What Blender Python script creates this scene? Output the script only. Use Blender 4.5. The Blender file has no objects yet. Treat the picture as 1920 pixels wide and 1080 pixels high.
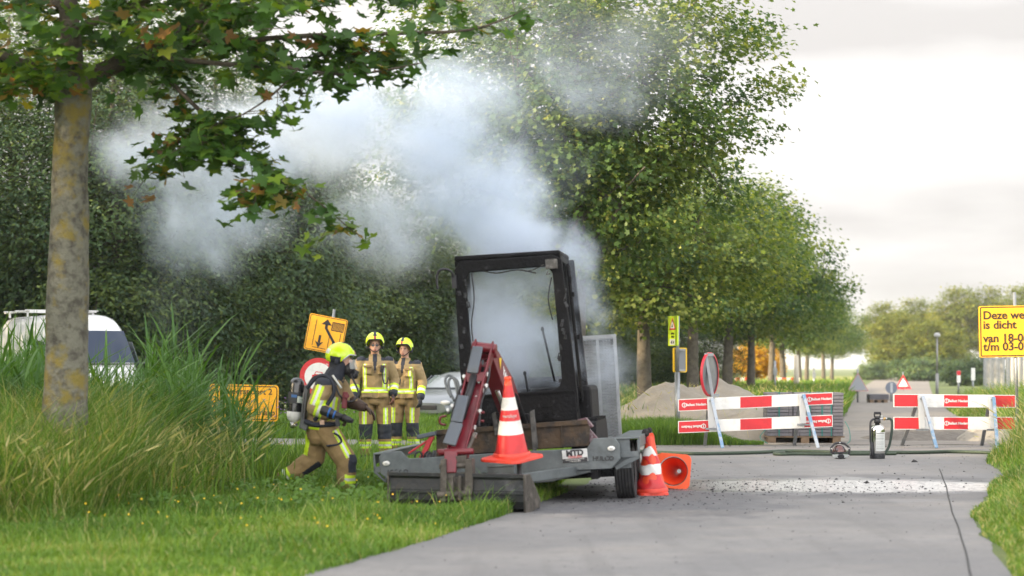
import bpy, math, random
import numpy as np
from mathutils import Vector, Matrix, Euler, noise as mnoise
R = math.radians
SC = bpy.context.scene
COL = SC.collection
random.seed(7)
RNG = np.random.default_rng(7)

# ------------------------------------------------------------------ camera, sky, sun, exposure
CH, FPX = 1.35, 3733.0
cd = bpy.data.cameras.new("camera"); cam = bpy.data.objects.new("camera", cd); COL.objects.link(cam)
cam.location = (0, 0, CH); cam.rotation_euler = (R(90), 0, 0)
cd.lens = 70; cd.sensor_width = 36; cd.shift_y = 150 / 1920
cd.clip_start = 0.2; cd.clip_end = 5000
cd.dof.use_dof = True; cd.dof.focus_distance = 29; cd.dof.aperture_fstop = 1.8
SC.camera = cam
SUN_EL, SUN_AZ = R(15), R(-112)          # azimuth from +Y, clockwise positive: the sun stands to the left
W = bpy.data.worlds.new("World"); SC.world = W; W.use_nodes = True
SC.view_settings.view_transform = 'Standard'; SC.view_settings.look = 'None'
SC.view_settings.exposure = 1.6; SC.view_settings.gamma = 1
SC.cycles.use_denoising = True
SC.cycles.max_bounces = 10; SC.cycles.diffuse_bounces = 5; SC.cycles.glossy_bounces = 3
SC.cycles.transmission_bounces = 6; SC.cycles.transparent_max_bounces = 12; SC.cycles.volume_bounces = 3
SC.cycles.volume_max_steps = 128; SC.cycles.volume_step_rate = 1.0
SC.cycles.sample_clamp_indirect = 6

def make_world():
    nt = W.node_tree; N = nt.nodes; L = nt.links; N.clear()
    out = N.new('ShaderNodeOutputWorld'); bg = N.new('ShaderNodeBackground'); bg.inputs[1].default_value = 0.1
    sky = N.new('ShaderNodeTexSky'); sky.sky_type = 'NISHITA'; sky.sun_disc = False
    sky.sun_elevation = SUN_EL; sky.sun_rotation = SUN_AZ; sky.air_density = 1.2; sky.dust_density = 2.0
    tc = N.new('ShaderNodeTexCoord')
    mp = N.new('ShaderNodeMapping'); mp.inputs['Scale'].default_value = (1.0, 1.0, 4.0); mp.inputs['Location'].default_value = (0.31, 0.1, 0.22)
    L.new(tc.outputs['Generated'], mp.inputs[0])
    n1 = N.new('ShaderNodeTexNoise'); n1.inputs['Scale'].default_value = 4.2; n1.inputs['Detail'].default_value = 6; n1.inputs['Roughness'].default_value = .5
    L.new(mp.outputs[0], n1.inputs['Vector'])
    # cover: how much cloud there is in a direction (closed near the horizon, broken overhead)
    sep = N.new('ShaderNodeSeparateXYZ'); L.new(tc.outputs['Generated'], sep.inputs[0])
    up = N.new('ShaderNodeMapRange'); up.inputs[1].default_value = .2; up.inputs[2].default_value = .6
    up.inputs[3].default_value = 1.0; up.inputs[4].default_value = .6; L.new(sep.outputs[2], up.inputs[0])
    # grey undersides against bright white cloud
    rp = N.new('ShaderNodeValToRGB'); L.new(n1.outputs[0], rp.inputs[0])
    e = rp.color_ramp.elements
    e[0].position = .37; e[0].color = (.76, .735, .72, 1); e[1].position = .54; e[1].color = (1.0, .97, .95, 1)
    # the evening side behind the camera and the zenith are brighter than the cloud bank ahead
    dt = N.new('ShaderNodeVectorMath'); dt.operation = 'DOT_PRODUCT'; dt.inputs[1].default_value = (-.12, -.5, .9); L.new(tc.outputs['Generated'], dt.inputs[0])
    br = N.new('ShaderNodeMapRange'); br.interpolation_type = 'SMOOTHSTEP'
    for i, q in enumerate((-.5, .75, 3.45, 12.0)): br.inputs[i + 1].default_value = q
    L.new(dt.outputs['Value'], br.inputs[0])
    sc = N.new('ShaderNodeVectorMath'); sc.operation = 'SCALE'; L.new(br.outputs[0], sc.inputs[3])
    L.new(rp.outputs[0], sc.inputs[0])
    mx = N.new('ShaderNodeMix'); mx.data_type = 'RGBA'
    L.new(up.outputs[0], mx.inputs[0]); L.new(sky.outputs[0], mx.inputs[6]); L.new(sc.outputs[0], mx.inputs[7])
    L.new(mx.outputs[2], bg.inputs[0]); L.new(bg.outputs[0], out.inputs[0])
make_world()
sl = bpy.data.lights.new("sun", 'SUN'); sl.energy = 5.0; sl.angle = R(0.6); sl.color = (1.0, .80, .52)
so = bpy.data.objects.new("sun", sl); COL.objects.link(so)
sdir = Vector((math.sin(SUN_AZ) * math.cos(SUN_EL), math.cos(SUN_AZ) * math.cos(SUN_EL), math.sin(SUN_EL)))
so.rotation_euler = sdir.to_track_quat('Z', 'Y').to_euler(); so.location = sdir * 300

# ------------------------------------------------------------------ helpers
def at(px, py, Y):
    """the point at depth Y seen at photo pixel (px, py)"""
    return Vector(((px - 960) * Y / FPX, Y, CH - (py - 690) * Y / FPX))

def mat(name, col, rough=.6, metal=0., var=None, bump=None, spec=.5, alpha=None, coat=0, var2=None):
    """principled material; var=(scale, colour, lo, hi) mixes a second colour in by noise; bump=(scale, strength)"""
    m = bpy.data.materials.new(name); m.use_nodes = True
    nt = m.node_tree; N = nt.nodes; L = nt.links; p = N['Principled BSDF']
    p.inputs['Base Color'].default_value = (*col, 1); p.inputs['Roughness'].default_value = rough
    p.inputs['Metallic'].default_value = metal; p.inputs['Specular IOR Level'].default_value = spec
    p.inputs['Coat Weight'].default_value = coat
    tc = N.new('ShaderNodeTexCoord')
    src = None
    for k, vv in enumerate((var, var2)):
        if not vv: continue
        s, c2, lo, hi = vv
        t = N.new('ShaderNodeTexNoise'); t.inputs['Scale'].default_value = s; t.inputs['Detail'].default_value = 6; t.inputs['Roughness'].default_value = .62
        L.new(tc.outputs['Object'], t.inputs['Vector'])
        mr = N.new('ShaderNodeMapRange'); mr.inputs[1].default_value = lo; mr.inputs[2].default_value = hi
        L.new(t.outputs[0], mr.inputs[0])
        mx = N.new('ShaderNodeMix'); mx.data_type = 'RGBA'
        L.new(mr.outputs[0], mx.inputs[0])
        if src: L.new(src, mx.inputs[6])
        else: mx.inputs[6].default_value = (*col, 1)
        mx.inputs[7].default_value = (*c2, 1); src = mx.outputs[2]
    if src: L.new(src, p.inputs['Base Color'])
    if bump:
        t = N.new('ShaderNodeTexNoise'); t.inputs['Scale'].default_value = bump[0]; t.inputs['Detail'].default_value = 5
        L.new(tc.outputs['Object'], t.inputs['Vector'])
        b = N.new('ShaderNodeBump'); b.inputs['Strength'].default_value = bump[1]; b.inputs['Distance'].default_value = .02
        L.new(t.outputs[0], b.inputs['Height']); L.new(b.outputs[0], p.inputs['Normal'])
    if alpha is not None: p.inputs['Alpha'].default_value = alpha
    return m

def leaf_mat(name, stops, trans=.35, tcol=None, rough=.5, spec=.3):
    """foliage: the colour of each leaf comes from its own 'tint' number"""
    m = bpy.data.materials.new(name); m.use_nodes = True
    nt = m.node_tree; N = nt.nodes; L = nt.links; p = N['Principled BSDF']; out = N['Material Output']
    a = N.new('ShaderNodeAttribute'); a.attribute_name = 'tint'
    rp = N.new('ShaderNodeValToRGB'); e = rp.color_ramp.elements
    while len(e) < len(stops): e.new(.5)
    for i, (pos, c) in enumerate(stops): e[i].position = pos; e[i].color = (*c, 1)
    L.new(a.outputs['Fac'], rp.inputs[0]); L.new(rp.outputs[0], p.inputs['Base Color'])
    p.inputs['Roughness'].default_value = rough; p.inputs['Specular IOR Level'].default_value = spec
    t = N.new('ShaderNodeBsdfTranslucent')
    mu = N.new('ShaderNodeMix'); mu.data_type = 'RGBA'; mu.blend_type = 'MULTIPLY'; mu.inputs[0].default_value = 1
    L.new(rp.outputs[0], mu.inputs[6]); mu.inputs[7].default_value = (*(tcol or (1.7, 1.5, .6)), 1)
    L.new(mu.outputs[2], t.inputs[0])
    mx = N.new('ShaderNodeMixShader'); mx.inputs[0].default_value = trans
    L.new(p.outputs[0], mx.inputs[1]); L.new(t.outputs[0], mx.inputs[2]); L.new(mx.outputs[0], out.inputs[0])
    return m

def props(o, label=None, cat=None, group=None, kind=None):
    if label: o['label'] = label
    if cat: o['category'] = cat
    if group: o['group'] = group
    if kind: o['kind'] = kind
    return o

def thing(name, label, cat, loc=(0, 0, 0), rz=0, group=None):
    o = bpy.data.objects.new(name, None); COL.objects.link(o); o.empty_display_size = .1
    o.location = loc; o.rotation_euler = (0, 0, rz)
    return props(o, label, cat, group)

def copy_tree(o, parent=None):
    c = o.copy(); COL.objects.link(c); c.parent = parent
    for ch in o.children: copy_tree(ch, c)
    return c

def frame(t, lat=None):
    t = t.normalized()
    if lat is None:
        lat = Vector((1, 0, 0)) if abs(t.x) < .8 else Vector((0, 1, 0))
    a = (lat - t * lat.dot(t)).normalized()
    return a, t.cross(a)

class MB:
    def __init__(s): s.v = []; s.f = []; s.m = []; s.s = []
    def add(s, vs, fs, m=0, smooth=False):
        b = len(s.v); s.v += [tuple(v) for v in vs]
        s.f += [tuple(b + i for i in f) for f in fs]; s.m += [m] * len(fs); s.s += [smooth] * len(fs)
        return s
    def box(s, c, d, rot=None, m=0):
        c = Vector(c); x, y, z = (q / 2 for q in d)
        vs = [Vector((i * x, j * y, k * z)) for i in (-1, 1) for j in (-1, 1) for k in (-1, 1)]
        if rot is not None:
            M3 = rot if isinstance(rot, Matrix) else Euler(rot).to_matrix()
            vs = [M3 @ v for v in vs]
        return s.add([v + c for v in vs], [(0, 1, 3, 2), (4, 6, 7, 5), (0, 4, 5, 1), (2, 3, 7, 6), (0, 2, 6, 4), (1, 5, 7, 3)], m)
    def bar(s, p0, p1, w, h, lat=None, m=0, w1=None, h1=None):
        """box beam from p0 to p1; w along lat, h across"""
        p0, p1 = Vector(p0), Vector(p1); a, b = frame(p1 - p0, Vector(lat) if lat else None)
        w1 = w if w1 is None else w1; h1 = h if h1 is None else h1
        vs = [p0 + a * i * w / 2 + b * j * h / 2 for i, j in ((-1, -1), (1, -1), (1, 1), (-1, 1))] + \
             [p1 + a * i * w1 / 2 + b * j * h1 / 2 for i, j in ((-1, -1), (1, -1), (1, 1), (-1, 1))]
        return s.add(vs, [(3, 2, 1, 0), (4, 5, 6, 7), (0, 1, 5, 4), (1, 2, 6, 5), (2, 3, 7, 6), (3, 0, 4, 7)], m)
    def loft(s, pts, rad, lat=None, n=16, m=0, smooth=True, caps=True, closed=False):
        """rings of radii (a, b) along pts"""
        pts = [Vector(p) for p in pts]; K = len(pts); vs = []; fs = []
        lat = Vector(lat) if lat else None
        for i, p in enumerate(pts):
            t = (pts[min(i + 1, K - 1)] - pts[max(i - 1, 0)])
            if closed: t = pts[(i + 1) % K] - pts[i - 1]
            if t.length < 1e-9: t = Vector((0, 0, 1))
            a, b = frame(t, lat)
            if lat is None: lat = a
            r = rad[i] if isinstance(rad, list) else rad
            ra, rb = r if isinstance(r, (list, tuple)) else (r, r)
            vs += [p + a * ra * math.cos(2 * math.pi * k / n) + b * rb * math.sin(2 * math.pi * k / n) for k in range(n)]
            if not closed and i < K - 1: pass
            lat = a
        for i in range(K - 1 + (1 if closed else 0)):
            j = (i + 1) % K
            for k in range(n):
                q = (k + 1) % n
                fs.append((i * n + k, i * n + q, j * n + q, j * n + k))
        s.add(vs, fs, m, smooth)
        if caps and not closed:
            b = len(s.v) - len(vs)
            s.f += [tuple(b + k for k in reversed(range(n))), tuple(b + (K - 1) * n + k for k in range(n))]
            s.m += [m, m]; s.s += [False, False]
        return s
    def cyl(s, p0, p1, r0, r1=None, n=16, m=0, caps=True):
        return s.loft([p0, p1], [r0, r0 if r1 is None else r1], None, n, m, True, caps)
    def cap(s, p0, p1, r0, r1, n=14, m=0):
        """tapered limb with round ends"""
        p0, p1 = Vector(p0), Vector(p1); d = p1 - p0; L = d.length or 1e-6; d = d / L; P = []; Q = []
        for k in (1, .8, .5, .2): P.append(p0 - d * r0 * k); Q.append(r0 * math.sqrt(max(0, 1 - k * k)) + 1e-4)
        P.append(p0); Q.append(r0); P.append(p1); Q.append(r1)
        for k in (.2, .5, .8, 1): P.append(p1 + d * r1 * k); Q.append(r1 * math.sqrt(max(0, 1 - k * k)) + 1e-4)
        return s.loft(P, Q, None, n, m)
    def tube(s, pts, r, n=8, m=0, closed=False, sub=0):
        pts = [Vector(p) for p in pts]
        if sub: pts = spline(pts, sub, closed)
        if isinstance(r, list) and len(r) != len(pts): r = list(np.interp(np.linspace(0, len(r) - 1, len(pts)), range(len(r)), r))
        return s.loft(pts, r, None, n, m, True, True, closed)
    def lathe(s, prof, n=24, M=None, m=0, smooth=True, mats=None):
        """prof: (r, z) list turned about z; mats: material of each band"""
        M = M or Matrix.Identity(4); K = len(prof)
        vs = [M @ Vector((r * math.cos(2 * math.pi * k / n), r * math.sin(2 * math.pi * k / n), z)) for r, z in prof for k in range(n)]
        b = len(s.v); s.v += [tuple(v) for v in vs]
        for i in range(K - 1):
            for k in range(n):
                q = (k + 1) % n
                s.f.append((b + i * n + k, b + i * n + q, b + (i + 1) * n + q, b + (i + 1) * n + k))
                s.m.append(mats[i] if mats else m); s.s.append(smooth)
        return s
    def prism(s, poly, d, m=0):
        """a flat outline (3-D points) given the thickness vector d"""
        poly = [Vector(p) for p in poly]; n = len(poly); d = Vector(d)
        return s.add(poly + [p + d for p in poly], [tuple(reversed(range(n))), tuple(range(n, 2 * n))] + [(i, (i + 1) % n, n + (i + 1) % n, n + i) for i in range(n)], m)
    def ell(s, c, r, nu=16, nv=10, rot=None, m=0):
        c = Vector(c); M3 = Euler(rot).to_matrix() if rot else Matrix.Identity(3); vs = []; fs = []
        for j in range(1, nv):
            t = math.pi * j / nv
            for i in range(nu):
                u = 2 * math.pi * i / nu
                vs.append(c + M3 @ Vector((r[0] * math.sin(t) * math.cos(u), r[1] * math.sin(t) * math.sin(u), r[2] * math.cos(t))))
        top = len(vs); vs += [c + M3 @ Vector((0, 0, r[2])), c + M3 @ Vector((0, 0, -r[2]))]
        for j in range(nv - 2):
            for i in range(nu):
                q = (i + 1) % nu
                fs.append((j * nu + i, (j + 1) * nu + i, (j + 1) * nu + q, j * nu + q))
        for i in range(nu):
            q = (i + 1) % nu
            fs += [(top, i, q), (top + 1, (nv - 2) * nu + q, (nv - 2) * nu + i)]
        return s.add(vs, fs, m, True)
    def text(s, body, size, M, m=0, bold=0., extrude=.002, align='CENTER'):
        vs, fs = text_geo(body, size, bold, extrude, align)
        return s.add([M @ v for v in vs], fs, m)
    def mesh(s, name):
        me = bpy.data.meshes.new(name); me.from_pydata(s.v, [], s.f)
        me.polygons.foreach_set('material_index', s.m); me.polygons.foreach_set('use_smooth', s.s); me.update()
        return me
    def build(s, name, mats, parent=None, loc=None, bevel=0, seg=2):
        me = s.mesh(name)
        for q in (mats if isinstance(mats, (list, tuple)) else [mats]): me.materials.append(q)
        o = bpy.data.objects.new(name, me); COL.objects.link(o)
        if parent: o.parent = parent
        if loc: o.location = loc
        if bevel:
            b = o.modifiers.new('bevel', 'BEVEL'); b.width = bevel; b.segments = seg; b.limit_method = 'ANGLE'; b.angle_limit = R(40)
        return o

def spline(pts, sub, closed=False):
    out = []; K = len(pts); rng = range(K if closed else K - 1)
    for i in rng:
        if closed: p0, p1, p2, p3 = pts[i - 1], pts[i], pts[(i + 1) % K], pts[(i + 2) % K]
        else: p0, p1, p2, p3 = pts[max(i - 1, 0)], pts[i], pts[i + 1], pts[min(i + 2, K - 1)]
        for k in range(sub):
            t = k / sub
            out.append(.5 * (2 * p1 + (p2 - p0) * t + (2 * p0 - 5 * p1 + 4 * p2 - p3) * t * t + (3 * p1 - p0 - 3 * p2 + p3) * t ** 3))
    if not closed: out.append(pts[-1].copy())
    return out

_TX = {}
def text_geo(body, size, bold, extrude, align):
    key = (body, size, bold, extrude, align)
    if key not in _TX:
        c = bpy.data.curves.new('t', 'FONT'); c.body = body; c.size = size; c.offset = bold * size; c.extrude = extrude; c.align_x = align; c.align_y = 'CENTER'; c.resolution_u = 3
        o = bpy.data.objects.new('t', c); COL.objects.link(o)
        me = bpy.data.meshes.new_from_object(o.evaluated_get(bpy.context.evaluated_depsgraph_get()))
        _TX[key] = ([v.co.copy() for v in me.vertices], [tuple(p.vertices) for p in me.polygons])
        bpy.data.objects.remove(o); bpy.data.curves.remove(c); bpy.data.meshes.remove(me)
    return _TX[key]

def facing(c, rz=0., tilt=0., back=0.):
    """text lies in x-y facing +z: stand it up at c facing the camera side (-Y), turned rz about z and rolled by tilt"""
    return Matrix.Translation(Vector(c)) @ Matrix.Rotation(rz, 4, 'Z') @ Matrix.Rotation(R(90) + back, 4, 'X') @ Matrix.Rotation(tilt, 4, 'Z')

def raw_mesh(name, verts, nper, mats, tint=None, parent=None, smooth=False):
    """many n-gons at once: verts (N, k, 3) -> N faces of k corners, or list of face tables"""
    N, k, _ = verts.shape
    me = bpy.data.meshes.new(name)
    faces = nper                                     # list of tuples over the k corners
    me.vertices.add(N * k); me.vertices.foreach_set('co', verts.astype(np.float32).ravel())
    lens = np.array([len(f) for f in faces]); flat = np.concatenate([np.array(f) for f in faces])
    loops = (np.arange(N)[:, None] * k + flat[None]).ravel()
    me.loops.add(len(loops)); me.loops.foreach_set('vertex_index', loops.astype(np.int32))
    tot = np.tile(lens, N); start = np.concatenate([[0], np.cumsum(tot)[:-1]])
    me.polygons.add(len(tot)); me.polygons.foreach_set('loop_start', start.astype(np.int32))
    me.polygons.foreach_set('loop_total', tot.astype(np.int32))
    if smooth: me.polygons.foreach_set('use_smooth', np.ones(len(tot), bool))
    if tint is not None:
        a = me.attributes.new('tint', 'FLOAT', 'POINT'); a.data.foreach_set('value', np.repeat(tint, k).astype(np.float32))
    me.update(calc_edges=True)
    for q in (mats if isinstance(mats, (list, tuple)) else [mats]): me.materials.append(q)
    o = bpy.data.objects.new(name, me); COL.objects.link(o)
    if parent: o.parent = parent
    return o

def in_poly(x, y, poly):
    c = np.zeros(x.shape, bool); n = len(poly)
    for i in range(n):
        x0, y0 = poly[i]; x1, y1 = poly[i - 1]
        k = ((y0 > y) != (y1 > y)) & (x < (x1 - x0) * (y - y0) / ((y1 - y0) + 1e-12) + x0)
        c ^= k
    return c

def vnoise(x, y, s, seed=0):
    """cheap smooth noise 0..1 on numpy arrays"""
    r = np.random.default_rng(seed); v = np.zeros_like(x)
    for k in range(7):
        a = r.uniform(0, 6.28); f = s * r.uniform(.6, 1.9)
        v += np.sin((x * math.cos(a) + y * math.sin(a)) * f + r.uniform(0, 6.28))
    return .5 + v / 9

def remesh(mb, voxel, smooth=4, fac=.5):
    me = mb.mesh('tmp'); o = bpy.data.objects.new('tmp', me); COL.objects.link(o)
    r = o.modifiers.new('r', 'REMESH'); r.mode = 'VOXEL'; r.voxel_size = voxel; r.use_smooth_shade = True
    if smooth:
        q = o.modifiers.new('s', 'SMOOTH'); q.factor = fac; q.iterations = smooth
    out = bpy.data.meshes.new_from_object(o.evaluated_get(bpy.context.evaluated_depsgraph_get()))
    bpy.data.objects.remove(o); bpy.data.meshes.remove(me)
    out.polygons.foreach_set('use_smooth', np.ones(len(out.polygons), bool))
    return out

def skin_obj(name, mb, mats, parent, voxel=.01, smooth=4, classify=None, wrinkle=None):
    me = remesh(mb, voxel, smooth); me.name = name
    if wrinkle:
        amp, sc = wrinkle; n = len(me.vertices)
        co = np.empty(n * 3, np.float32); me.vertices.foreach_get('co', co); co = co.reshape(-1, 3)
        no = np.empty(n * 3, np.float32); me.vertices.foreach_get('normal', no); no = no.reshape(-1, 3)
        d = np.array([mnoise.noise(Vector((c[0] * sc, c[1] * sc, c[2] * sc * 1.7))) + .5 * mnoise.noise(Vector((c[0] * sc * 2.3 + 9, c[1] * sc * 2.3, c[2] * sc * 2.9))) for c in co])
        co += no * (d * amp)[:, None]; me.vertices.foreach_set('co', co.ravel()); me.update()
    for q in (mats if isinstance(mats, (list, tuple)) else [mats]): me.materials.append(q)
    if classify:
        for p in me.polygons: p.material_index = classify(p.center, p.normal)
    o = bpy.data.objects.new(name, me); COL.objects.link(o); o.parent = parent
    return o

# ------------------------------------------------------------------ shared materials
galv = mat('galvanised steel', (.33, .35, .37), .45, .75, var=(9, (.25, .26, .27), .4, .7))
signY = mat('sign yellow', (.92, .44, .01), .45, var=(5, (.75, .34, .01), .45, .75))
black = mat('black paint', (.02, .02, .025), .5)
rubber = mat('black rubber', (.022, .022, .025), .75, var=(14, (.06, .058, .055), .5, .75), bump=(60, .2))
white = mat('white paint', (.78, .78, .76), .45, var=(7, (.58, .57, .54), .5, .8))
red = mat('red film', (.62, .02, .03), .4, var=(8, (.45, .02, .025), .5, .8))
# ------------------------------------------------------------------ ground, road, path
def gz(x, y):
    """ground height (flat near the road, falling a little behind on the left)"""
    x = np.asarray(x, float); y = np.asarray(y, float)
    a = np.clip((y - 40) / 8, 0, 1) * np.clip((1.5 - x) / 3, 0, 1)
    b = np.clip(1 - ((x + 1.3) / 1.0) ** 2, 0, 1) * np.clip(1 - ((y - 20.6) / 1.8) ** 2, 0, 1)
    return -.26 * a * a * (3 - 2 * a) - .12 * b

ROAD = [(-5.5, -6), (-3.4, 0), (-2.3, 7), (-1.35, 12.9), (-.62, 15.75), (-.12, 18.0), (.32, 20.2), (.75, 22.4), (1.3, 26), (1.62, 29), (1.75, 31.6),
        (.8, 32.2), (-2, 33.0), (-8, 34.6), (-30, 41), (-30, 46), (-8, 39.6), (-2, 37.0), (1.3, 35.2), (2.4, 34.7), (5.0, 34.7), (9.6, 34.9), (20, 38), (20, 33.5),
        (9.2, 32.2), (7.5, 31.3), (6.9, 29), (6.2, 25.0), (5.15, 21.5), (4.15, 18), (3.25, 12.9), (2.0, 6), (-.5, -6)]
FARROAD = [(4.6, 34.72), (5.6, 37), (7.3, 45), (10.1, 60), (15.4, 90), (22, 126), (40, 220), (75, 400), (82, 400), (46, 220), (26.5, 126), (19.5, 92), (13.6, 62), (11.0, 48), (9.9, 38), (9.6, 34.9)]
SANDY = [(2.2, 34.72), (3.2, 36.4), (3.6, 38), (5.0, 41), (7.0, 44), (5.6, 37), (4.6, 34.72)]

def road_material():
    m = mat('worn concrete', (.40, .385, .38), .75, spec=.4)
    nt = m.node_tree; N = nt.nodes; L = nt.links; p = N['Principled BSDF']
    tc = N.new('ShaderNodeTexCoord'); sep = N.new('ShaderNodeSeparateXYZ'); L.new(tc.outputs['Object'], sep.inputs[0])
    def noise(s, d=6, r=.6):
        t = N.new('ShaderNodeTexNoise'); t.inputs['Scale'].default_value = s; t.inputs['Detail'].default_value = d; t.inputs['Roughness'].default_value = r
        L.new(tc.outputs['Object'], t.inputs['Vector']); return t.outputs[0]
    def mth(op, a, b=None, c=None):
        n = N.new('ShaderNodeMath'); n.operation = op
        for i, q in enumerate((a, b, c)):
            if q is None: continue
            if isinstance(q, (int, float)): n.inputs[i].default_value = q
            else: L.new(q, n.inputs[i])
        return n.outputs[0]
    def rng(v, a, b, c=0., d=1.):
        n = N.new('ShaderNodeMapRange'); n.interpolation_type = 'SMOOTHSTEP'
        for i, q in enumerate((a, b, c, d)): n.inputs[i + 1].default_value = q
        L.new(v, n.inputs[0]); return n.outputs[0]
    def mix(f, a, b):
        n = N.new('ShaderNodeMix'); n.data_type = 'RGBA'; L.new(f, n.inputs[0])
        for i, q in ((6, a), (7, b)):
            if isinstance(q, tuple): n.inputs[i].default_value = (*q, 1)
            else: L.new(q, n.inputs[i])
        return n.outputs[2]
    big, mid, fine = noise(.55, 5), noise(4.5), noise(70, 3, .7)
    c = mix(rng(big, .35, .7), (.165, .163, .166), (.225, .218, .215))
    c = mix(mth('MULTIPLY', rng(mid, .50, .70), .6), c, (.14, .138, .142))
    c = mix(mth('MULTIPLY', rng(fine, .48, .72), .5), c, (.10, .10, .10))
    ms = N.new('ShaderNodeMapping'); ms.inputs['Rotation'].default_value = (0, 0, R(10)); ms.inputs['Scale'].default_value = (2.6, .16, 1); L.new(tc.outputs['Object'], ms.inputs[0])
    tr = N.new('ShaderNodeTexNoise'); tr.inputs['Scale'].default_value = 1.3; tr.inputs['Detail'].default_value = 5; L.new(ms.outputs[0], tr.inputs['Vector'])
    c = mix(mth('MULTIPLY', rng(tr.outputs[0], .5, .68), .38), c, (.125, .122, .122))
    grit = noise(19, 4, .7)
    c = mix(mth('MULTIPLY', rng(grit, .55, .72), .5), c, (.27, .26, .25))
    # sandy dust towards the closed end of the road, soil and soot where the fire was
    dust = mth('MULTIPLY', rng(sep.outputs[1], 27, 33), rng(noise(1.3), .35, .7))
    c = mix(dust, c, (.25, .23, .205))
    def blob(x, y, rx, ry, nz, k=.9):
        dx = mth('DIVIDE', mth('SUBTRACT', sep.outputs[0], x), rx); dy = mth('DIVIDE', mth('SUBTRACT', sep.outputs[1], y), ry)
        d = mth('ADD', mth('MULTIPLY', dx, dx), mth('MULTIPLY', dy, dy))
        return rng(mth('ADD', mth('SQRT', d), mth('MULTIPLY', mth('SUBTRACT', nz, .5), k)), 1.05, .72)
    soot = mth('MAXIMUM', blob(1.3, 19.9, 1.5, 2.4, noise(1.6), 1.4), blob(2.2, 22.3, 2.6, 1.5, noise(1.9), 1.5))
    c = mix(mth('MULTIPLY', soot, mth('MULTIPLY_ADD', rng(noise(9), .3, .65), .4, .4)), c, (.07, .073, .085))
    speck = mth('MULTIPLY', blob(2.6, 22.5, 3.4, 1.9, noise(2.2), 1.2), rng(noise(48, 3, .75), .59, .67))
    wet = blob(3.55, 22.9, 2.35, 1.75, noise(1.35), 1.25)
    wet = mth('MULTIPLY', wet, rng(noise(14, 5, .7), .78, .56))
    damp = blob(3.3, 22.6, 3.6, 2.7, noise(1.1), 1.3)
    c = mix(mth('MULTIPLY', damp, .5), c, (.10, .098, .10))
    sky_sheen = mth('MULTIPLY', blob(3.7, 22.75, 2.5, 1.25, noise(1.5), 1.1), mth('MULTIPLY', rng(noise(11, 5, .7), .66, .42), rng(sep.outputs[0], 1.7, 3.1)))
    c = mix(mth('MULTIPLY', sky_sheen, .9), c, (.62, .60, .57))  # bright sky reflection on the wet patch, painted in as a pale base colour
    c = mix(mth('MULTIPLY', speck, .85), c, (.04, .04, .045))
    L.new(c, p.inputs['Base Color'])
    r = mth('MULTIPLY_ADD', mth('MULTIPLY', wet, mth('SUBTRACT', 1, speck)), -.46, .76); L.new(r, p.inputs['Roughness'])
    sp = mth('MULTIPLY_ADD', wet, .6, .4); L.new(sp, p.inputs['Specular IOR Level'])
    b = N.new('ShaderNodeBump'); b.inputs['Distance'].default_value = .006
    L.new(mth('MULTIPLY_ADD', wet, -.26, .34), b.inputs['Strength'])
    L.new(mth('ADD', mth('MULTIPLY', fine, .7), mth('MULTIPLY', mid, .6)), b.inputs['Height']); L.new(b.outputs[0], p.inputs['Normal'])
    return m

def roughen(poly, step=.22, amp=.05):
    out = []
    for i, (x0, y0) in enumerate(poly):
        x1, y1 = poly[(i + 1) % len(poly)]; L_ = math.hypot(x1 - x0, y1 - y0); near = 5 < min(y0, y1) and max(y0, y1) < 62 and max(abs(x0), abs(x1)) < 19
        n = max(1, int(L_ / step)) if near else 1
        for k in range(n):
            f = k / n; x, y = x0 + (x1 - x0) * f, y0 + (y1 - y0) * f
            if near: q = Vector((x * 1.7, y * 1.7, 3)); d = mnoise.noise(q) * amp + mnoise.noise(q * 3.7) * amp * .5; x += d * (y1 - y0) / L_; y -= d * (x1 - x0) / L_
            out.append((x, y))
    return out

def sheet(name, poly, z, m, zf=False):
    if name in ('road', 'gravel_road', 'sandy_ground'): poly = roughen(poly, amp=.06 if name == 'road' else .16)
    mb = MB(); mb.add([(x, y, (gz(x, y) if zf else 0) + z) for x, y in poly], [tuple(reversed(range(len(poly)))) if area(poly) < 0 else tuple(range(len(poly)))])
    return props(mb.build(name, m), kind='structure')
def area(p): return sum(p[i - 1][0] * p[i][1] - p[i][0] * p[i - 1][1] for i in range(len(p)))

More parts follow.
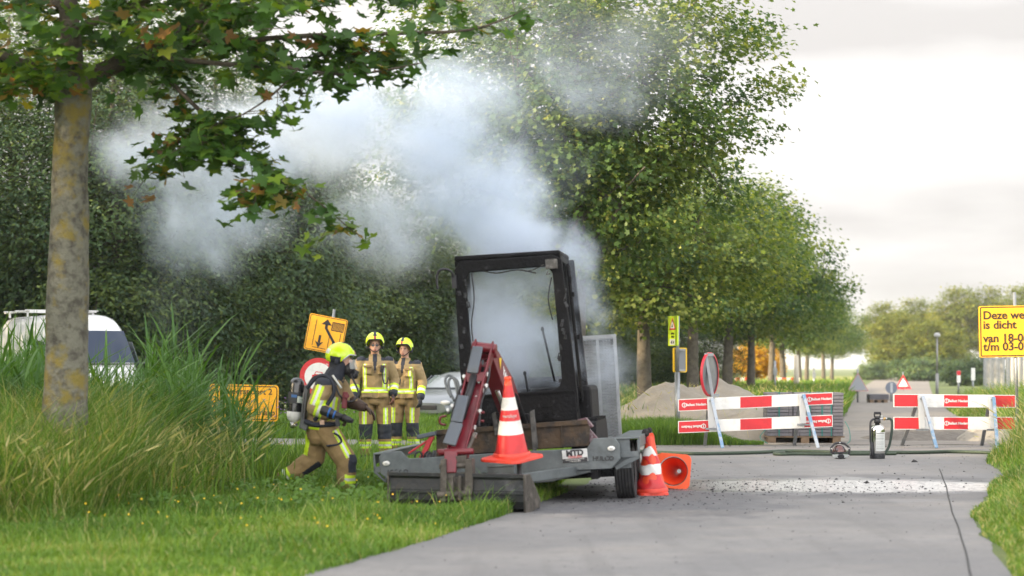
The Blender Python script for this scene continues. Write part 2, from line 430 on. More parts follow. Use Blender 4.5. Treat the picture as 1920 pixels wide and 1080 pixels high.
def build_ground():
    xs = np.concatenate([np.linspace(-900, -32, 12), np.arange(-30, 31, .6), np.linspace(32, 900, 12)])
    ys = np.concatenate([np.linspace(-40, 8, 6), np.arange(10, 62, .6), np.linspace(66, 300, 30), np.linspace(340, 3000, 10)])
    X, Y = np.meshgrid(xs, ys); Z = gz(X, Y)
    n, k = len(ys), len(xs)
    vs = np.stack([X, Y, Z], -1).reshape(-1, 3)
    idx = np.arange(n * k).reshape(n, k)
    f = np.stack([idx[:-1, :-1], idx[:-1, 1:], idx[1:, 1:], idx[1:, :-1]], -1).reshape(-1, 4)
    mb = MB(); mb.v = [tuple(v) for v in vs]; mb.f = [tuple(q) for q in f]; mb.m = [0] * len(f); mb.s = [True] * len(f)
    g = mat('grassy soil', (.075, .12, .028), .9, var=(.9, (.12, .15, .035), .35, .7), var2=(14, (.05, .055, .025), .5, .75), bump=(25, .5))
    props(mb.build('ground', g), kind='structure')
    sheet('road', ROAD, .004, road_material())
    gr = mat('sandy gravel', (.24, .22, .20), .9, var=(1.6, (.17, .155, .14), .4, .7), var2=(22, (.17, .155, .14), .5, .75), bump=(30, .7))
    sheet('gravel_road', FARROAD, .008, gr)
    sheet('sandy_ground', SANDY, .012, mat('loose sand', (.32, .285, .235), .95, var=(5, (.23, .20, .165), .4, .7), bump=(26, .6)))
    # joint in the slab: a thin dark sealed crack, slightly raised bead
    pts = [Vector((2.2 + .2 * (y - 9) + .007 * math.sin(y * .9) + .003 * math.sin(y * 2.3), y, .006)) for y in np.arange(8, 26.6, .35)]
    mb = MB(); mb.loft(pts, (.007, .003), (1, 0, 0), 6)
    props(mb.build('road_joint', mat('bitumen', (.03, .03, .03), .8)), kind='structure')
build_ground()

# sunlit field far behind the row of trees
sheet('field', [(-120, 96), (13, 96), (60, 330), (-120, 330)], .01, mat('field grass', (.16, .19, .03), .9, var=(.4, (.24, .24, .04), .4, .7), bump=(6, .6)))

# ------------------------------------------------------------------ foliage
def oriented(cent, nrm, ang, size, tpl):
    """leaf template (k,3: x across, y along, z fold) -> (N,k,3)"""
    nrm = nrm / np.linalg.norm(nrm, axis=1, keepdims=True)
    ref = np.where(np.abs(nrm[:, 2:3]) < .9, np.array([[0, 0, 1.]]), np.array([[1., 0, 0]]))
    a = np.cross(ref, nrm); a /= np.linalg.norm(a, axis=1, keepdims=True); b = np.cross(nrm, a)
    c, s = np.cos(ang)[:, None], np.sin(ang)[:, None]
    u = a * c + b * s; v = -a * s + b * c
    t = tpl[None] * size[:, None, None]
    return cent[:, None] + t[..., 0:1] * u[:, None] + t[..., 1:2] * v[:, None] + t[..., 2:3] * nrm[:, None]

def polar(rows, fold=.28):
    pts = [(r * math.cos(R(d)), r * math.sin(R(d))) for d, r in rows]
    pts += [(-x, y) for x, y in reversed(pts) if abs(x) > 1e-6]
    return np.array([(x, y, abs(x) * fold - .12 * max(0, y)) for x, y in pts])
MAPLE = polar([(-90, .12), (-62, .30), (-38, .30), (-22, .46), (0, .34), (14, .34), (28, .58), (42, .60), (58, .34), (70, .42), (90, .72)])
LOBED = polar([(-90, .2), (-35, .42), (-5, .3), (30, .6), (60, .33), (90, .66)])
OVAL = np.array([(0, -.5, 0), (.2, -.15, .05), (.2, .2, .03), (0, .55, -.06), (-.2, .2, .03), (-.2, -.15, .05)])

GREEN = leaf_mat('maple leaves', [(0, (.042, .092, .034)), (.5, (.085, .152, .042)), (.8, (.165, .225, .05)), (1, (.36, .38, .12))], .46)
NEARLEAF = leaf_mat('near maple leaves', [(0, (.030, .078, .022)), (.55, (.065, .15, .026)), (.86, (.15, .25, .03)), (.93, (.24, .20, .03)), (1, (.24, .13, .04))], .45)
BELT = leaf_mat('dark belt leaves', [(0, (.042, .084, .046)), (.5, (.082, .142, .058)), (.85, (.15, .21, .055)), (1, (.2, .2, .03))], .3)
FARLEAF = leaf_mat('poplar leaves', [(0, (.09, .13, .03)), (.6, (.17, .205, .035)), (1, (.28, .27, .045))], .45)
GOLD = leaf_mat('golden leaves', [(0, (.45, .28, .02)), (1, (.62, .42, .04))], .35)
bark = mat('grey bark', (.12, .105, .085), .9, var=(7, (.06, .052, .042), .42, .68), var2=(2.2, (.15, .125, .05), .55, .8), bump=(26, .9))

def rand_dirs(n, rng):
    v = rng.normal(size=(n, 3)); return v / np.linalg.norm(v, axis=1, keepdims=True)

def crown_points(rng, n, H, cb, rad, lumps=9, bias=.5, top=.35):
    """cluster centres in an uneven egg-shaped crown between cb and H"""
    d = rand_dirs(n, rng); lz = rand_dirs(lumps, rng); la = rng.uniform(-.28, .26, lumps)
    lump = 1 + (np.clip((d @ lz.T) - .55, 0, 1) / .45 * la).sum(1)
    r = rng.uniform(.0, 1, n) ** bias * lump
    zc = cb + (H - cb) * top
    zr = np.where(d[:, 2] > 0, H - zc, zc - cb)
    return np.stack([d[:, 0] * r * rad, d[:, 1] * r * rad, zc + d[:, 2] * r * zr], 1), r

def make_tree(seed, H, cb, rad, tr, ncl, per, lsize, tpl, lmat, cl=(.55, .28), bias=.42, top=.38, limbs=14, bunch=.0, lean=0., blend=.5, mu=.45):
    """returns (trunk mesh builder, crown vertex array, tints) around the tree's foot"""
    rng = np.random.default_rng(seed); mb = MB()
    K = 9; hs = np.linspace(-.15, H * .86, K)
    tp = [Vector((lean * h + .05 * tr * 6 * math.sin(h * .8 + seed), .05 * tr * 6 * math.cos(h * .7 + seed * 2), h)) for h in hs]
    trr = [tr * (1.35 if i == 0 else 1.0) * (1 - .9 * max(0, (h / (H * .86))) ** 1.3) + .012 for i, h in enumerate(hs)]
    mb.tube(tp, trr, 12)
    cen, rr = crown_points(rng, ncl, H, cb, rad, bias=bias, top=top)
    cen[:, 0] += lean * cen[:, 2]
    ends = []
    for i in range(limbs):
        f = .08 + .85 * i / limbs; h0 = cb * .95 + (H * .8 - cb) * f * .8
        j = min(K - 2, max(0, int((h0 + .15) / (H * .86 + .15) * (K - 1)))); q = (h0 - hs[j]) / (hs[j + 1] - hs[j])
        p0 = tp[j].lerp(tp[j + 1], q); az = i * 2.4 + rng.uniform(-.4, .4); ln = rad * (.95 - .55 * f) * rng.uniform(.8, 1.1)
        el = R(rng.uniform(18, 40) + 25 * f); P = [p0]
        for k in range(1, 5):
            t = k / 4; P.append(p0 + Vector((math.cos(az + .25 * math.sin(3 * t + i)) * ln * t * math.cos(el), math.sin(az + .25 * math.sin(3 * t + i)) * ln * t * math.cos(el), ln * t * math.sin(el) * (1 - .25 * t))))
        r0 = tr * .42 * (1 - .6 * f)
        mb.tube(P, [r0, r0 * .8, r0 * .55, r0 * .33, .012], 7, sub=2); ends += P[1:]
    E = np.array([tuple(e) for e in ends])
    for c in cen[rng.permutation(ncl)[:min(ncl, 110)]]:
        k = np.argmin(((E - c) ** 2).sum(1) + np.maximum(0, E[:, 2] - c[2]) * 2)
        if np.linalg.norm(E[k] - c) < rad * .7:
            a, b = Vector(E[k]), Vector(c); mb.tube([a, a.lerp(b, .5) + Vector((0, 0, .12)), b], [.022, .015, .006], 5)
    # leaves gathered in sprays
    N = ncl * per
    cc = np.repeat(cen, per, 0)
    off = rng.normal(size=(N, 3)) * np.array([cl[0], cl[0], cl[1]]) * .62
    ct = np.repeat(np.clip(rng.normal(mu, .25, ncl), 0, .8), per)
    cnt = cc + off
    out = cc - np.array([0, 0, cb + (H - cb) * .3]); out /= np.linalg.norm(out, axis=1, keepdims=True) + 1e-6
    nrm = np.array([[0, 0, .75]]) + out * blend + rng.normal(size=(N, 3)) * .42
    size = lsize * rng.uniform(.7, 1.25, N)
    tint = np.clip(ct + rng.normal(0, .12, N), 0, .86)
    if bunch:
        k = rng.uniform(0, 1, N) < bunch * np.repeat((rng.uniform(0, 1, ncl) < .55).astype(float), per)
        tint[k] = rng.uniform(.9, 1, k.sum()); size[k] *= .6
    return mb, oriented(cnt, nrm, rng.uniform(0, 6.28, N), size, tpl), tint

def place_tree(proto, x, y, scale, rz, name, label, cat, group, mats, z=None):
    """proto: dict cache with built meshes"""
    root = thing(name, label, cat, (x, y, float(gz(x, y)) if z is None else z), rz, group); root.scale = (scale[0], scale[0], scale[1])
    if 'tr' not in proto:
        mb, vv, tt = proto['make']()
        t = mb.build('trunk', mats[0], root); c = raw_mesh('crown', vv, [tuple(range(vv.shape[1]))], mats[1], tt, root)
        proto['tr'], proto['cr'] = t.data, c.data
    else:
        for nm, k in (('trunk', 'tr'), ('crown', 'cr')):
            o = bpy.data.objects.new(nm, proto[k]); COL.objects.link(o); o.parent = root
    return root

def roadside_row():
    big = {'make': lambda: make_tree(11, 10.6, 2.9, 3.8, .17, 560, 92, .118, LOBED, GREEN, cl=(.5, .26), bunch=.12, limbs=18, bias=.45, top=.42)}
    a = {'make': lambda: make_tree(12, 7.6, 2.9, 4.0, .19, 400, 88, .122, LOBED, GREEN, cl=(.55, .28), bunch=.22, top=.36, mu=.62)}
    b = {'make': lambda: make_tree(13, 8.0, 3.0, 4.0, .19, 380, 85, .13, LOBED, GREEN, cl=(.55, .3), bunch=.08, top=.36)}
    c = {'make': lambda: make_tree(14, 7.8, 2.8, 4.0, .19, 320, 75, .15, LOBED, GREEN, cl=(.6, .3), bunch=.05, top=.36)}
    spec = [(big, 1082, 37.5, (1.0, 1.0), .3, 'tall maple with smoke drifting over its crown, right behind the burnt cab'),
            (a, 1212, 48.5, (.98, .92), 2.0, 'maple heavy with pale yellow-green seed bunches behind the upright ramp and sand heap'),
            (b, 1302, 61, (1.0, 1.0), 3.1, 'maple whose trunk rises between the green school sign and the round sign'),
            (c, 1367, 76, (1.1, 1.08), 4.4, 'maple whose trunk stands just right of the round sign on the barrier'),
            (a, 1406, 90, (1.0, 1.06), 5.0, 'maple whose trunk stands in front of the golden tree'),
            (b, 1446, 106, (1.0, 1.0), 1.2, 'maple in the row just right of the golden tree, above the paving pallet'),
            (c, 1466, 120, (1.0, 1.0), .7, 'thin far maple of the row, just left of the pale concrete pole'),
            (a, 1499, 145, (1.0, 1.0), 2.7, 'far maple of the row, just right of the pale concrete pole'),
            (c, 1514, 166, (1.0, 1.0), 3.9, 'farthest maple but two at the small end of the row'),
            (b, 1543, 190, (1.05, 1.0), 5.5, 'farthest maple but one at the small end of the row'),
            (a, 1560, 214, (1.05, .95), .2, 'farthest and smallest maple of the roadside row')]
    for pr, px, Y, s, rz, lab in spec:
        place_tree(pr, (px - 960) * Y / FPX, Y, s, rz, 'roadside_maple', lab, 'tree', 'maples in a row along the road', (bark, GREEN))
roadside_row()

def belt_trees():
    P = []
    for sd, H, cb, rad in ((31, 13.5, .1, 5.2), (32, 12, .1, 5.0), (33, 15, .3, 5.6)):
        P.append({'make': (lambda sd=sd, H=H, cb=cb, rad=rad: make_tree(sd, H, cb, rad, .22, 720, 140, .145, OVAL, BELT, cl=(.75, .5), bias=.33, top=.4, bunch=.05, blend=.7, mu=.42 + .1 * (sd == 33)))})
    # px, depth, variant, xy scale, z scale, label
    spec = [(-260, 56, 0, 1.0, .95, 'dark tree of the belt just beyond the left edge, behind the van'),
            (20, 60, 2, 1.05, .95, 'dark tree rising behind the rear of the white van'),
            (215, 57, 1, .95, 1.0, 'dark tree behind the front of the white van, right of the near trunk'),
            (400, 62, 0, 1.0, .98, 'dark tree behind the yellow text sign in the reeds'),
            (560, 66, 2, .9, .74, 'dark tree behind the tilted yellow diversion sign'),
            (690, 70, 1, .95, .68, 'dark tree behind the two standing firefighters'),
            (810, 72, 0, .85, .52, 'low dark tree left of the burnt cab, behind the silver car'),
            (930, 78, 1, .85, .62, 'dark tree hidden in the smoke right behind the burnt cab'),
            (1060, 84, 2, .75, .45, 'low dark tree behind the trunk of the tall maple'),
            (1170, 88, 1, .8, .48, 'low dark tree seen left of the second maple trunk'),
            (1265, 93, 0, .7, .40, 'lowest dark tree at the end of the belt, behind the green school sign')]
    for px, Y, k, s, h, lab in spec:
        place_tree(P[k], (px - 960) * Y / FPX, Y, (s, h), px * .013, 'broadleaf_tree', lab, 'tree', 'dark belt of trees behind the verge', (bark, BELT))
    # the same belt carries on beyond the left edge; its shade lies over the road
    for i, (x, y, k) in enumerate(((-24, 47, 2), (-23, 37, 0), (-22, 28, 1), (-21, 19, 2), (-21, 10, 0), (-22, 1, 1), (-24, -8, 2))):
        place_tree(P[k], x, y, (1.05, .92), i * 1.7, 'broadleaf_tree', 'dark tree of the belt out of sight beyond the left edge', 'tree', 'belt trees beyond the left edge', (bark, BELT))
belt_trees()

def far_trees():
    A = {'make': lambda: make_tree(41, 12, .8, 4.2, .22, 330, 46, .42, OVAL, FARLEAF, cl=(.8, .5), bias=.4, top=.42)}
    B = {'make': lambda: make_tree(42, 13, 2.5, 3.6, .22, 230, 46, .40, OVAL, FARLEAF, cl=(.9, .6), bias=.4, top=.5)}
    G = {'make': lambda: make_tree(43, 4.2, .6, 2.0, .1, 130, 44, .28, OVAL, GOLD, cl=(.45, .3), top=.45)}
    S = {'make': lambda: make_tree(44, 3.2, 0, 3.0, .08, 260, 50, .24, OVAL, BELT, cl=(.5, .35), bias=.35, top=.3)}
    spec = [(A, 1690, 238, (1.0, .68), 'sunlit bushy tree right of the far road'), (B, 1655, 262, (1.0, .80), 'pale tree at the far bend behind the end of the row'),
            (A, 1738, 215, (.95, .55), 'rounded tree with a dark side just left of the tall lamp post'), (B, 1715, 290, (1.1, .92), 'pale poplar standing left of the tall lamp post'),
            (B, 1790, 280, (1.1, 1.02), 'pale poplar standing right of the tall lamp post'), (B, 1850, 285, (1.25, 1.04), 'tall pale poplar behind the left end of the big yellow sign'),
            (B, 1915, 270, (1.2, 1.0), 'tall pale poplar behind the big yellow sign at the right edge'), (A, 1775, 300, (1.1, .62), 'low sunlit tree behind the tall lamp post'),
            (B, 1985, 270, (1.2, .98), 'pale poplar just beyond the right edge')]
    for i, (p, px, Y, s, lab) in enumerate(spec):
        place_tree(p, (px - 960) * Y / FPX, Y, s, i * 1.9, 'poplar_tree', lab, 'tree', 'far trees beyond the barriers', (bark, FARLEAF))
    place_tree(G, (1418 - 960) * 128 / FPX, 128, (1.0, .85), 0, 'golden_tree', 'small golden-yellow tree seen between the row trunks', 'tree', None, (bark, GOLD))
    for px, Y, s, lab in ((1822, 150, (.85, .75), 'round dark bush left of the white screen'), (1640, 225, (.8, .7), 'round bush beside the far end of the row'), (1730, 205, (1.2, .9), 'wide dark bush at the foot of the tall lamp post')):
        place_tree(S, (px - 960) * Y / FPX, Y, s, px, 'round_bush', lab, 'bush', None, (bark, BELT))
far_trees()

# ------------------------------------------------------------------ the near maple on the left
YM = 18.8
def near_maple():
    root = thing('near_maple', 'nearest maple with lichen-yellow trunk standing in the reeds, branches hanging over the smoke', 'tree', (at(118, 690, YM).x, YM, 0))
    o = root.location
    rng = np.random.default_rng(5)
    def P(l): return [at(x, y, YM + dy) - o for x, y, dy in l]
    nb = mat('lichened bark', (.175, .17, .135), .95, var=(11, (.075, .068, .055), .45, .64), var2=(4.6, (.21, .165, .04), .50, .64), bump=(30, 1.0))
    tb = MB()
    tr = P([(116, 966, 0), (118, 905, 0), (124, 700, .02), (128, 500, 0), (131, 340, 0), (134, 250, 0), (136, 170, 0), (138, 120, 0)])
    tb.tube(tr, [.34, .225, .198, .186, .17, .165, .182, .14], 32, sub=16)
    for i, v in enumerate(tb.v):
        n = mnoise.noise(Vector((v[0] * 9, v[1] * 9, v[2] * 3))) * .014 + mnoise.noise(Vector((v[0] * 3, v[1] * 3, v[2] * 1.1))) * .022 + mnoise.noise(Vector(v) * 17) * .007
        c = Vector((tr[3].x, tr[3].y, v[2])); d = (Vector(v) - c); d.z = 0
        tb.v[i] = tuple(Vector(v) + d.normalized() * n)
    tb.build('trunk', nb, root)
    br = MB(); twigs = []
    def limb(l, r0, r1, leafy=0., sub=5):
        p = spline(P(l), sub); n = len(p)
        br.tube(p, [1.15 * (r0 + (r1 - r0) * i / (n - 1)) for i in range(n)], 9)
        for i in range(n):
            if rng.uniform() < leafy: twigs.append((p[i], (p[min(i + 1, n - 1)] - p[max(0, i - 1)]).normalized(), i / n))
    limb([(138, 165, 0), (180, 140, .05), (240, 110, .15), (300, 82, .3), (345, 50, .4), (385, 5, .5), (430, -70, .6)], .085, .035, .3)
    limb([(300, 84, .3), (380, 80, .1), (450, 76, 0), (600, 66, -.1), (760, 62, -.2), (880, 56, -.2), (960, 30, -.2)], .035, .006, .62)
    limb([(225, 118, .1), (280, 105, -.1), (330, 112, -.3), (420, 120, -.5), (540, 128, -.5), (660, 140, -.4), (790, 118, -.3)], .032, .006, .85)
    limb([(290, 104, -.1), (318, 150, -.2), (380, 212, -.3), (430, 258, -.35), (480, 300, -.4), (560, 352, -.4), (620, 398, -.35), (668, 440, -.3)], .022, .004, .62)
    limb([(380, 212, -.3), (350, 250, -.1), (318, 278, 0), (290, 320, .1)], .010, .004, .8)
    limb([(430, 258, -.35), (420, 262, -.6), (370, 268, -.8)], .008, .003, .9)
    limb([(520, 330, -.4), (500, 352, -.6), (470, 360, -.7)], .008, .003, .8)
    limb([(560, 128, -.5), (520, 170, -.6), (480, 200, -.6), (440, 222, -.6), (400, 238, -.5)], .010, .004, .25)
    limb([(138, 150, 0), (132, 60, .1), (125, -40, .2), (120, -160, .3)], .10, .06, .0)
    limb([(130, 165, 0), (90, 140, -.1), (40, 118, -.2), (-40, 90, -.3), (-120, 70, -.3)], .06, .02, .4)
    limb([(132, 60, .1), (230, 20, -.4), (340, -20, -.8), (470, -40, -1.0)], .04, .012, .5)
    limb([(128, 20, .1), (50, -20, .5), (-60, -60, .8)], .04, .012, .5)
    limb([(345, 50, .4), (420, 30, .3), (520, 10, .2), (640, -10, .1), (760, -15, 0), (860, 0, 0)], .028, .006, .7)
    limb([(440, 76, 0), (500, 100, .1), (560, 108, .2), (640, 100, .3)], .012, .004, .8)
    limb([(600, 66, -.1), (640, 90, 0), (700, 98, .1), (740, 92, .1)], .010, .003, .8)
    # sprays hung on the branches
    C, Nn, S, T, A = [], [], [], [], []
    def spray(p, d, ln, n, tint0):
        e = p + d * ln + Vector((0, 0, -.12 * ln))
        if ln > .12: br.tube([p, p.lerp(e, .5) + Vector((0, 0, .03)), e], [.005, .004, .002], 5)
        for k in range(n):
            t = rng.uniform(.3, 1.1); q = p.lerp(e, t)
            C.append(q + Vector(rng.normal(size=3) * [.09, .09, .045]) + Vector((0, 0, -.03)))
            Nn.append(Vector((0, -.25, 1)) + d * .25 + Vector(rng.normal(size=3) * .42)); S.append(.165 * rng.uniform(.6, 1.2))
            T.append(min(1, max(0, rng.normal(tint0, .13)))); A.append(rng.uniform(0, 6.28))
    for p, d, t in twigs:
        for _ in range(2):
            a = Vector((rng.normal(), rng.normal() * .8, rng.normal() * .35 - .1)).normalized()
            dd = (d * .5 + a).normalized()
            spray(p, dd, rng.uniform(.1, .36), rng.integers(4, 8), rng.choice([.3, .4, .5, .78, .95], p=[.22, .27, .25, .23, .03]))
    # the mass of the crown along and above the top of the frame
    for _ in range(640):
        x = rng.uniform(-260, 560); y = rng.uniform(-330, 120)
        if y > 128 - max(0, x - 120) * .19 - abs(x - 150) * .05 + rng.normal() * 12: continue
        p = at(x, y, YM + rng.uniform(-2.0, 2.2)) - o
        a = Vector((rng.normal(), rng.normal(), rng.normal() * .25 - .1)).normalized()
        spray(p, a, rng.uniform(.12, .4), rng.integers(5, 11), rng.choice([.3, .4, .55, .8, .95], p=[.26, .28, .24, .17, .05]))
    for _ in range(60):                                   # low hanging tips left of the trunk
        p = at(rng.uniform(-120, 110), rng.uniform(110, 158), YM + rng.uniform(-1.2, 1.2)) - o
        spray(p, Vector((rng.normal(), rng.normal(), -.2)).normalized(), rng.uniform(.1, .3), 6, rng.choice([.4, .6, .84, .93]))
    br.build('branches', mat('twig bark', (.075, .06, .045), .9, var=(12, (.12, .10, .075), .45, .7), bump=(40, .6)), root)
    v = oriented(np.array([tuple(c) for c in C]), np.array([tuple(c) for c in Nn]), np.array(A), np.array(S), MAPLE)
    raw_mesh('crown', v, [tuple(range(MAPLE.shape[0]))], NEARLEAF, np.array(T), root)
near_maple()

# ------------------------------------------------------------------ grass and reeds (nobody could count them)
GRASS = leaf_mat('grass blades', [(0, (.055, .125, .02)), (.45, (.115, .225, .028)), (.75, (.21, .33, .045)), (1, (.46, .40, .20))], .3, rough=.55)
REED = leaf_mat('reed blades', [(0, (.03, .085, .018)), (.5, (.06, .15, .024)), (.85, (.11, .22, .03)), (1, (.35, .28, .12))], .3, rough=.5)

def blades(x, y, h, w, rng, lean=.35, segs=3, z0=None):
    """curved tapering blades -> (N,7,3)"""
    n = len(x); az = rng.uniform(0, 6.28, n); face = az + rng.normal(0, .6, n) + 1.57
    ln = h * np.abs(rng.normal(lean, lean * .6, n)); z = gz(x, y) if z0 is None else z0
    dx, dy = np.cos(az), np.sin(az); fx, fy = np.cos(face), np.sin(face)
    out = np.empty((n, 7, 3))
    for i, (t, ww) in enumerate(((0, .8), (.42, 1.0), (.78, .62))):
        bx = x + dx * ln * t ** 1.9; by = y + dy * ln * t ** 1.9; bz = z + h * (t - .25 * lean * t * t) - (.02 if t == 0 else 0)
        for j, sg in ((0, -1), (1, 1)):
            out[:, 2 * i + j, 0] = bx + sg * fx * w * ww / 2; out[:, 2 * i + j, 1] = by + sg * fy * w * ww / 2; out[:, 2 * i + j, 2] = bz
    out[:, 6, 0] = x + dx * ln; out[:, 6, 1] = y + dy * ln; out[:, 6, 2] = z + h * (1 - .3 * lean)
    return out
BF = [(0, 1, 3, 2), (2, 3, 5, 4), (4, 5, 6)]

def scatter(rng, n, x0, x1, y0, y1):
    return rng.uniform(x0, x1, n), rng.uniform(y0, y1, n)
def off_road(x, y):
    k = ~in_poly(x, y, ROAD) & ~in_poly(x, y, FARROAD)
    return k

def meadow_edge(x): return np.interp(x, [-6, -4.32, -3.8, -3.62, -3.17, -2.45, -1.5], [15.6, 16.3, 16.7, 17.9, 19.4, 21.7, 24])

def grasses():
    rng = np.random.default_rng(21)
    # mown lawn along the road
    x, y = scatter(rng, 330000, -7, 2.2, 12.2, 24)
    k = off_road(x - .03 * rng.random(len(x)), y) & (y < meadow_edge(x) + .5) & (x < 1.2) & (x > -.29 * y - .4) & ~((x > -1.6) & (y > 21.6)); x, y = x[k], y[k]
    n = vnoise(x, y, 2.2, 1); h = (.04 + .085 * n) * rng.uniform(.45, 1.5, len(x)) * (1 + 1.2 * (rng.random(len(x)) < .03)) * np.clip((y - 8) / 8, .7, 1.3)
    t = np.clip(.40 + .55 * (vnoise(x, y, 1.4, 2) - .45) + .35 * (vnoise(x, y, 4.5, 42) - .5) + rng.normal(0, .15, len(x)), 0, .88); dr = rng.random(len(x)) < .05; t[dr] = rng.uniform(.85, 1, dr.sum())
    V = [blades(x, y, h, np.full(len(x), .008), rng, .55)]; T = [t]
    # clover-like broad leaves
    props(raw_mesh('lawn_grass', np.concatenate(V), BF, GRASS, np.concatenate(T)), kind='stuff')

    V, T = [], []
    # unmown grass left of the lawn
    x, y = scatter(rng, 330000, -9, -.9, 12.6, 33)
    e = y - meadow_edge(x)
    k = off_road(x, y) & (e > -1.1 * rng.random(len(x)) ** 1.5) & (x > -.285 * y) & (x < -1.0 - .4 * rng.random(len(x)))
    x, y, e = x[k], y[k], e[k]
    far = np.clip(e / 1.1, 0, 1); px = 960 + x * FPX / y
    cap = np.where(px > 385, .26, np.where(px < 250, .85, .58)) * np.where(px > 640, .8, 1)
    h = (.10 + far * cap) * rng.uniform(.4, 1.2, len(x)) * (.45 + .55 * vnoise(x, y, 1.6, 3) + .6 * vnoise(x, y, 5.5, 43))
    h = np.where((px > 365) & (y > 23.5), np.minimum(h, .12) , h)
    k = rng.random(len(x)) < .5 + .5 * (y < 25); x, y, h, far = x[k], y[k], h[k], far[k]
    px = 960 + x * FPX / y
    t = np.clip(.36 + .3 * (vnoise(x, y, .9, 4) - .45) + rng.normal(0, .14, len(x)), 0, .8)
    dry = rng.random(len(x)) < .08 + .16 * (px < 330) + .25 * (vnoise(x, y, 1.3, 33) > .62); t[dry] = rng.uniform(.84, 1, dry.sum())
    V.append(blades(x, y, h, .006 + .010 * rng.random(len(x)) ** 2, rng, .55)); T.append(t)
    # thin wisps standing out of the shorter grass up to the walking firefighter
    x, y = scatter(rng, 5200, -4.0, -1.0, 18.5, 31); k = off_road(x, y) & (y > meadow_edge(x) - .3) & ((y < 24) | (rng.random(len(x)) < .2)); x, y = x[k], y[k]
    h = rng.uniform(.3, .8, len(x)) * (.6 + .6 * vnoise(x, y, 2, 44)) * np.where(x > -1.9, .7, 1)
    V.append(blades(x, y, h, .008 + .008 * rng.random(len(x)), rng, .4)); t = np.clip(rng.normal(.42, .2, len(x)), 0, 1); V and T.append(t)
    # round the trailer and the walking firefighter
    x, y = scatter(rng, 90000, -2.6, 1.5, 21.2, 33.2)
    k = off_road(x, y) & (x < .35 + .1 * (y - 21)) ; x, y = x[k], y[k]
    h = (.12 + .20 * vnoise(x, y, 1.8, 5)) * rng.uniform(.5, 1.25, len(x)) * np.where(x > -.3, .7, 1) * np.where((y > 23.5) & (x < -1.2), .5, 1)
    V.append(blades(x, y, h, .010 * np.ones(len(x)), rng, .45)); T.append(np.clip(.4 + rng.normal(0, .17, len(x)) + .25 * (vnoise(x, y, 1, 6) - .5), 0, .84))
    # beyond the side path, around the signs, the car and the trees
    x, y = scatter(rng, 150000, -15, 3, 36, 62)
    k = off_road(x, y); x, y = x[k], y[k]
    h = (.28 + .34 * vnoise(x, y, .8, 7)) * rng.uniform(.5, 1.2, len(x)) * np.clip((y - 36) / 4, .45, 1)
    V.append(blades(x, y, h, .02 + .01 * rng.random(len(x)), rng, .4)); T.append(np.clip(.36 + rng.normal(0, .15, len(x)) + .4 * (vnoise(x, y, .5, 8) - .5), 0, .84))
    # verge between the trailer and the left barrier, round the sand
    x, y = scatter(rng, 42000, 1.0, 4.4, 34.6, 39)
    k = off_road(x, y) & (x < 4.3 - .45 * (y - 34.6) + .5 * vnoise(x, y, 2, 9)) ; x, y = x[k], y[k]
    h = (.22 + .30 * vnoise(x, y, 1.6, 10)) * rng.uniform(.4, 1.15, len(x)) * np.clip((4.5 - x) / 1.2, .35, 1)
    V.append(blades(x, y, h, .012 * np.ones(len(x)), rng, .45)); T.append(np.clip(.32 + rng.normal(0, .17, len(x)), 0, .84))
    # along the row of trees
    x, y = scatter(rng, 120000, .5, 26, 40, 125)
    k = off_road(x, y) & (x < .175 * y + .4 + 1.0 * rng.random(len(x))) & (x > .10 * y - 6); x, y = x[k], y[k]
    h = (.45 + .45 * vnoise(x, y, .6, 11)) * rng.uniform(.5, 1.2, len(x))
    t = np.clip(.38 + rng.normal(0, .18, len(x)) + .4 * (vnoise(x, y, .7, 12) - .5), 0, .84); dry = rng.random(len(x)) < .14; t[dry] = rng.uniform(.85, 1, dry.sum())
    V.append(blades(x, y, h, .0006 * y + .006, rng, .4)); T.append(t)
    # right-hand verge
    x, y = scatter(rng, 260000, 3, 16, 12, 70); xn, yn = scatter(rng, 90000, 2.9, 7.5, 12, 24); x, y = np.concatenate([x, xn]), np.concatenate([y, yn])
    # distance from the road's right edge
    ed = np.interp(y, [12, 12.9, 18, 21.5, 25, 29, 31.3, 33, 35, 38, 48, 62, 92], [3.1, 3.25, 4.15, 5.15, 6.2, 6.9, 7.5, 9.3, 9.6, 9.9, 11.0, 13.6, 19.5])
    d = x - ed + .16 * (vnoise(x, y, 2.6, 13) - .5)
    k = (d > .0) & (d < 4) & ~((y > 32.4) & (y < 35 + .2 * (x - 9)) & (x < 30) & (d < .1)) & (rng.random(len(x)) < np.clip(30 / y, .35, 1)); x, y, d = x[k], y[k], d[k]
    amp = np.interp(y, [12, 22, 25, 28, 34, 60], [.20, .28, .5, 1.0, 1.0, .6])
    h = (.07 + amp * np.clip(d / .7, 0, 1.25)) * rng.uniform(.4, 1.2, len(x)) * (.7 + .5 * vnoise(x, y, 1.5, 14))
    t = np.clip(.42 + rng.normal(0, .16, len(x)) + .3 * (vnoise(x, y, .9, 15) - .5), 0, .84); dry = rng.random(len(x)) < .24; t[dry] = rng.uniform(.85, 1, dry.sum())
    V.append(blades(x, y, h, .0055 + .0002 * y, rng, .5)); T.append(t)
    props(raw_mesh('meadow_grass', np.concatenate(V), BF, GRASS, np.concatenate(T)), kind='stuff')

    # seed heads on thin stalks
    V, T, HC, HN = [], [], [], []
    def heads(x, y, h):
        b = blades(x, y, h, np.full(len(x), .005), rng, .5); V.append(b); T.append(rng.uniform(.8, 1, len(x)))
        HC.append(b[:, 6]); HN.append(b[:, 6] - b[:, 4])
